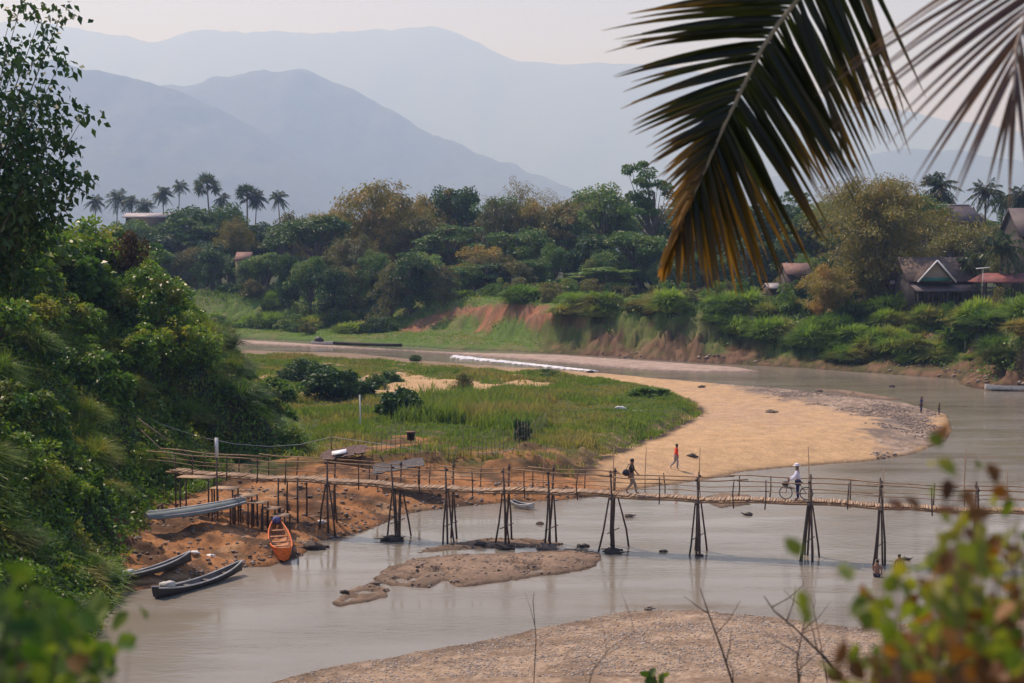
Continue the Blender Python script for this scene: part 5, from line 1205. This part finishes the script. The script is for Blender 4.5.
STEM = plain('pale_rachis', (.32, .26, .16), .5, .2, 10); DSTEM = plain('dry_rachis', (.35, .28, .22), .6, .2, 10)
frond('palm_frond', 8.0, [(930, -330), (862, -120), (826, -50), (798, 0), (769, 35), (751, 70), (732, 110), (719, 136), (708, 163), (690, 202), (672, 240), (657, 272)], [
    dict(n=84, t0=.14, t1=.93, k=[(.14, 172, 230), (.27, 176, 190), (.36, 183, 150), (.45, 190, 128), (.55, 200, 92), (.64, 212, 74), (.73, 228, 58), (.82, 240, 40), (.93, 246, 22)], tt=[.2, .5, .62, .75, 1], tv=[0, .0, .2, .7, 1], droop=.1, dep=-.05),  # tv paints backlit gold into the lower leaflets, upper ones stay dark
    dict(n=108, t0=.14, t1=.95, k=[(.14, -66, 215), (.27, -66, 175), (.36, -60, 165), (.45, -56, 155), (.55, -60, 155), (.64, -68, 152), (.73, -76, 128), (.82, -84, 78), (.95, -108, 24)], tt=[.2, .45, .6, .8, 1], tv=[0, .0, .12, .25, .8], droop=.06, dep=.1)],
    FM, 'large green palm frond with backlit gold painted in towards its tip, hanging from the top of the view', 6.6, 4, stemmat=STEM)
frond('palm_frond', 5.0, [(1230, -260), (1130, -110), (1060, -40), (1030, 5), (1017, 45), (1013, 100)], [
    dict(n=19, t0=.2, t1=.97, k=[(.2, 205, 330), (.45, 212, 230), (.6, 216, 190), (.75, 228, 165), (.88, 246, 130), (1, 262, 90)], tt=[0, 1], tv=[.3, .6], droop=.12),
    dict(n=16, t0=.3, t1=1, k=[(.3, -60, 260), (.6, -75, 200), (1, -92, 100)], tt=[0, 1], tv=[.3, .7], droop=.05)],
    FD, 'dry brown palm frond with narrow leaflets in the top right corner', 5.2, 9, stemmat=DSTEM)

def oval(c, d, ln, wd, rgx):
    n = len(c); d = norm(d); r = norm(rgx.normal(size=(n, 3)) * .6 + np.array([0, -1., .4])); s = norm(np.cross(d, r)); nn = np.cross(s, d); L_ = ln * rgx.uniform(.7, 1.15, (n, 1)); Wd = wd * rgx.uniform(.8, 1.15, (n, 1)) / 2; f = nn * Wd * .25
    cu = -np.array([0, 0, 1.]) * L_ * .12
    v = np.stack([c, c + d * L_ * .3 - s * Wd * .9 + f, c + d * L_ * .3, c + d * L_ * .3 + s * Wd * .9 + f, c + d * L_ * .68 - s * Wd * .75 + f + cu * .5, c + d * L_ * .68 + cu * .5, c + d * L_ * .68 + s * Wd * .75 + f + cu * .5, c + d * L_ + cu], 1).reshape(-1, 3)
    b = np.arange(n)[:, None] * 8
    return v, np.concatenate([b + [[1, 4, 5, 2]], b + [[2, 5, 6, 3]]]), np.concatenate([b + [[0, 1, 2]], b + [[0, 2, 3]], b + [[4, 7, 5]], b + [[5, 7, 6]]])
L['fg'] = leafmat('near_green_leaves', (.07, .13, .015), (.22, .27, .03), (.28, .26, .03), nscale=6, trans=.5, vary=.05); L['fgdry'] = leafmat('near_withered_leaves', (.09, .035, .015), (.30, .13, .025), (.05, .025, .015), nscale=8, trans=.4, vary=.05)
L['fgdark'] = leafmat('near_dark_leaves', (.03, .075, .012), (.12, .20, .025), (.2, .24, .04), nscale=6, trans=.4, vary=.05)
TW = plain('brown_twig', (.11, .07, .05), .8, .3, 8)
def bush(name, D, base, twigs, label, green, dry, leaf, seed, matg='fg', cat='bush', spread=.03, stem=.006):
    """twigs: list of pixel polylines (px, py, leaves, dry share); leaves sit along the outer half of each twig"""
    rgx = np.random.default_rng(seed); b = PD(base[0], base[1], D); g = gz(b.x, b.y); root = empty(name, (b.x, b.y, g)); O = root.location.copy(); st = MB(); G = [[], []]; Dr = [[], []]
    for (px, py, n, dr) in twigs:
        e = PD(px, py, D + rgx.normal() * D * .09) - O; s = Vector((rgx.normal() * .08, rgx.normal() * .08, -.1)); md = s.lerp(e, .55) + Vector((rgx.normal() * .05, 0, .05)) * D * .25
        st.tube([s, s.lerp(md, .6), md, md.lerp(e, .6), e], [stem, stem * .9, stem * .7, stem * .45, stem * .25], 5)
        for k in range(n):
            f = 1 - .38 * rgx.random() ** 1.5 if n > 2 else 1; c = np.array(md.lerp(e, (f - .55) / .45 if f > .55 else 0)) + rgx.normal(size=3) * spread * D * .33; d = rgx.normal(size=3) + np.array([0, 0, -.35])
            T = Dr if rgx.random() < dr else G; T[0].append(c); T[1].append(d)
    st.build('stems', TW, root, smooth=True)
    for T, nm, mt in ((G, 'leaves', matg), (Dr, 'dry_leaves', 'fgdry')):
        if T[0]: v, q, t = oval(np.array(T[0]), np.array(T[1]), leaf, leaf * .72, rgx); MB().add(v, q, t).build(nm, L[mt], root, smooth=True)
    tag(root, label, cat); return root
rgx = np.random.default_rng(77); tw = [(784, 550, 1, 0), (802, 572, 3, .0), (836, 563, 1, 0), (845, 584, 2, 0), (868, 600, 14, .75), (882, 615, 8, .6), (893, 590, 5, .1), (968, 432, 1, 1), (962, 456, 2, 1), (1008, 472, 4, .8), (940, 520, 5, .7), (915, 505, 3, .8), (985, 505, 4, .6), (1020, 450, 3, .7), (930, 538, 3, .2)]
for k in range(170):
    x = rgx.uniform(880, 1060); y0_ = 545 + (950 - x) * .55 if x < 950 else 520; y = rgx.uniform(max(y0_, 520), 710); tw.append((x, y, int(rgx.integers(6, 13)), .25 + .5 * (y > 620) * (x > 900)))
for k in range(40): tw.append((rgx.uniform(955, 1050), rgx.uniform(440, 600), int(rgx.integers(3, 8)), .4))
for k in range(24): tw.append((rgx.uniform(840, 930), rgx.uniform(640, 700), 6, .45))
bush('bush', 2.3, (960, 900), tw, 'blurred bush with green and withered orange leaves in the lower right corner', 1, 1, .041, 5, stem=.0025)
tw = []
for k in range(170):
    x = rgx.uniform(-50, 105); y = rgx.uniform(562 + max(0, x) * .55, 730); tw.append((x, y, int(rgx.integers(7, 14)), .03))
tw += [(120, 632, 3, 0), (130, 628, 2, 0), (8, 568, 4, 0), (105, 660, 4, 0)]
bush('bush', 2.5, (20, 900), tw, 'blurred dark green leafy bush in the lower left corner', 1, 0, .05, 6, 'fgdark', stem=.0025)
def twig(D, pts, r, label, seed, side=6):
    rgx = np.random.default_rng(seed); b = PD(pts[0][0], pts[0][1], D); g = gz(b.x, D); o0 = Vector((b.x, D, g - .05)); m = MB(); c = [Vector((0, 0, 0))] + [PD(a, b_, D) - o0 for a, b_ in pts]
    m.tube(c, np.linspace(r, r * .3, len(c)), 5)
    for k in range(side):
        i = rgx.integers(1, len(c) - 1); s = c[i].lerp(c[i + 1], rgx.random()); e = s + Vector((rgx.uniform(-.25, .25), rgx.normal() * .1, rgx.uniform(.08, .3))) * D / 9; m.tube([s, s.lerp(e, .5) + Vector((.01, 0, -.01)), e], [r * .4, r * .3, r * .12], 4)
    o = m.build('bare_twig', TW); o.location = o0; tag(o, label, 'twig')
twig(9, [(738, 700), (722, 650), (708, 612), (700, 588)], .010, 'thin straight bare stem rising from the bottom edge right of centre', 1, 4)
twig(7.5, [(860, 700), (822, 655), (795, 628), (775, 612), (764, 596)], .009, 'bare stem leaning left beside the withered leaves', 2, 5)
twig(8, [(800, 700), (797, 660), (801, 640), (806, 610)], .008, 'knotty upright bare stem with curled side twigs', 3, 9)
twig(8, [(830, 700), (820, 640), (812, 600)], .005, 'very thin stalk between the leaning stem and the bush', 5, 2)
twig(14, [(533, 700), (536, 640), (533, 600), (534, 592)], .007, 'faint upright stalk over the water left of the gravel', 6, 1)
twig(8, [(585, 700), (592, 672), (610, 648), (635, 632)], .005, 'faint branching stalk over the near gravel', 8, 5)
def sprig(px, py, D, label, seed):
    rgx = np.random.default_rng(seed); b = PD(px, py, D); g = gz(b.x, D); root = empty('plant', (b.x, D, g)); h = b.z - g; m = MB(); C_, D_ = [], []
    m.tube([(0, 0, -.05), (.02, 0, h * .6), (0, 0, h)], .006, 5); m.build('stem', TW, root)
    for k in range(16): C_.append((rgx.normal() * .03, rgx.normal() * .03, h * rgx.uniform(.93, 1.0))); a = rgx.uniform(0, 6.28); D_.append((math.cos(a), math.sin(a) * .5, rgx.uniform(-.1, .8)))
    v, q, t = oval(np.array(C_), np.array(D_), .1, .045, rgx); MB().add(v, q, t).build('leaves', L['fgdark'], root, smooth=True); tag(root, label, 'plant')
sprig(655, 676, 8, 'small dark leafy plant at the bottom edge right of centre', 3); sprig(752, 690, 8, 'small yellowish sprout beside the straight bare stem', 4)
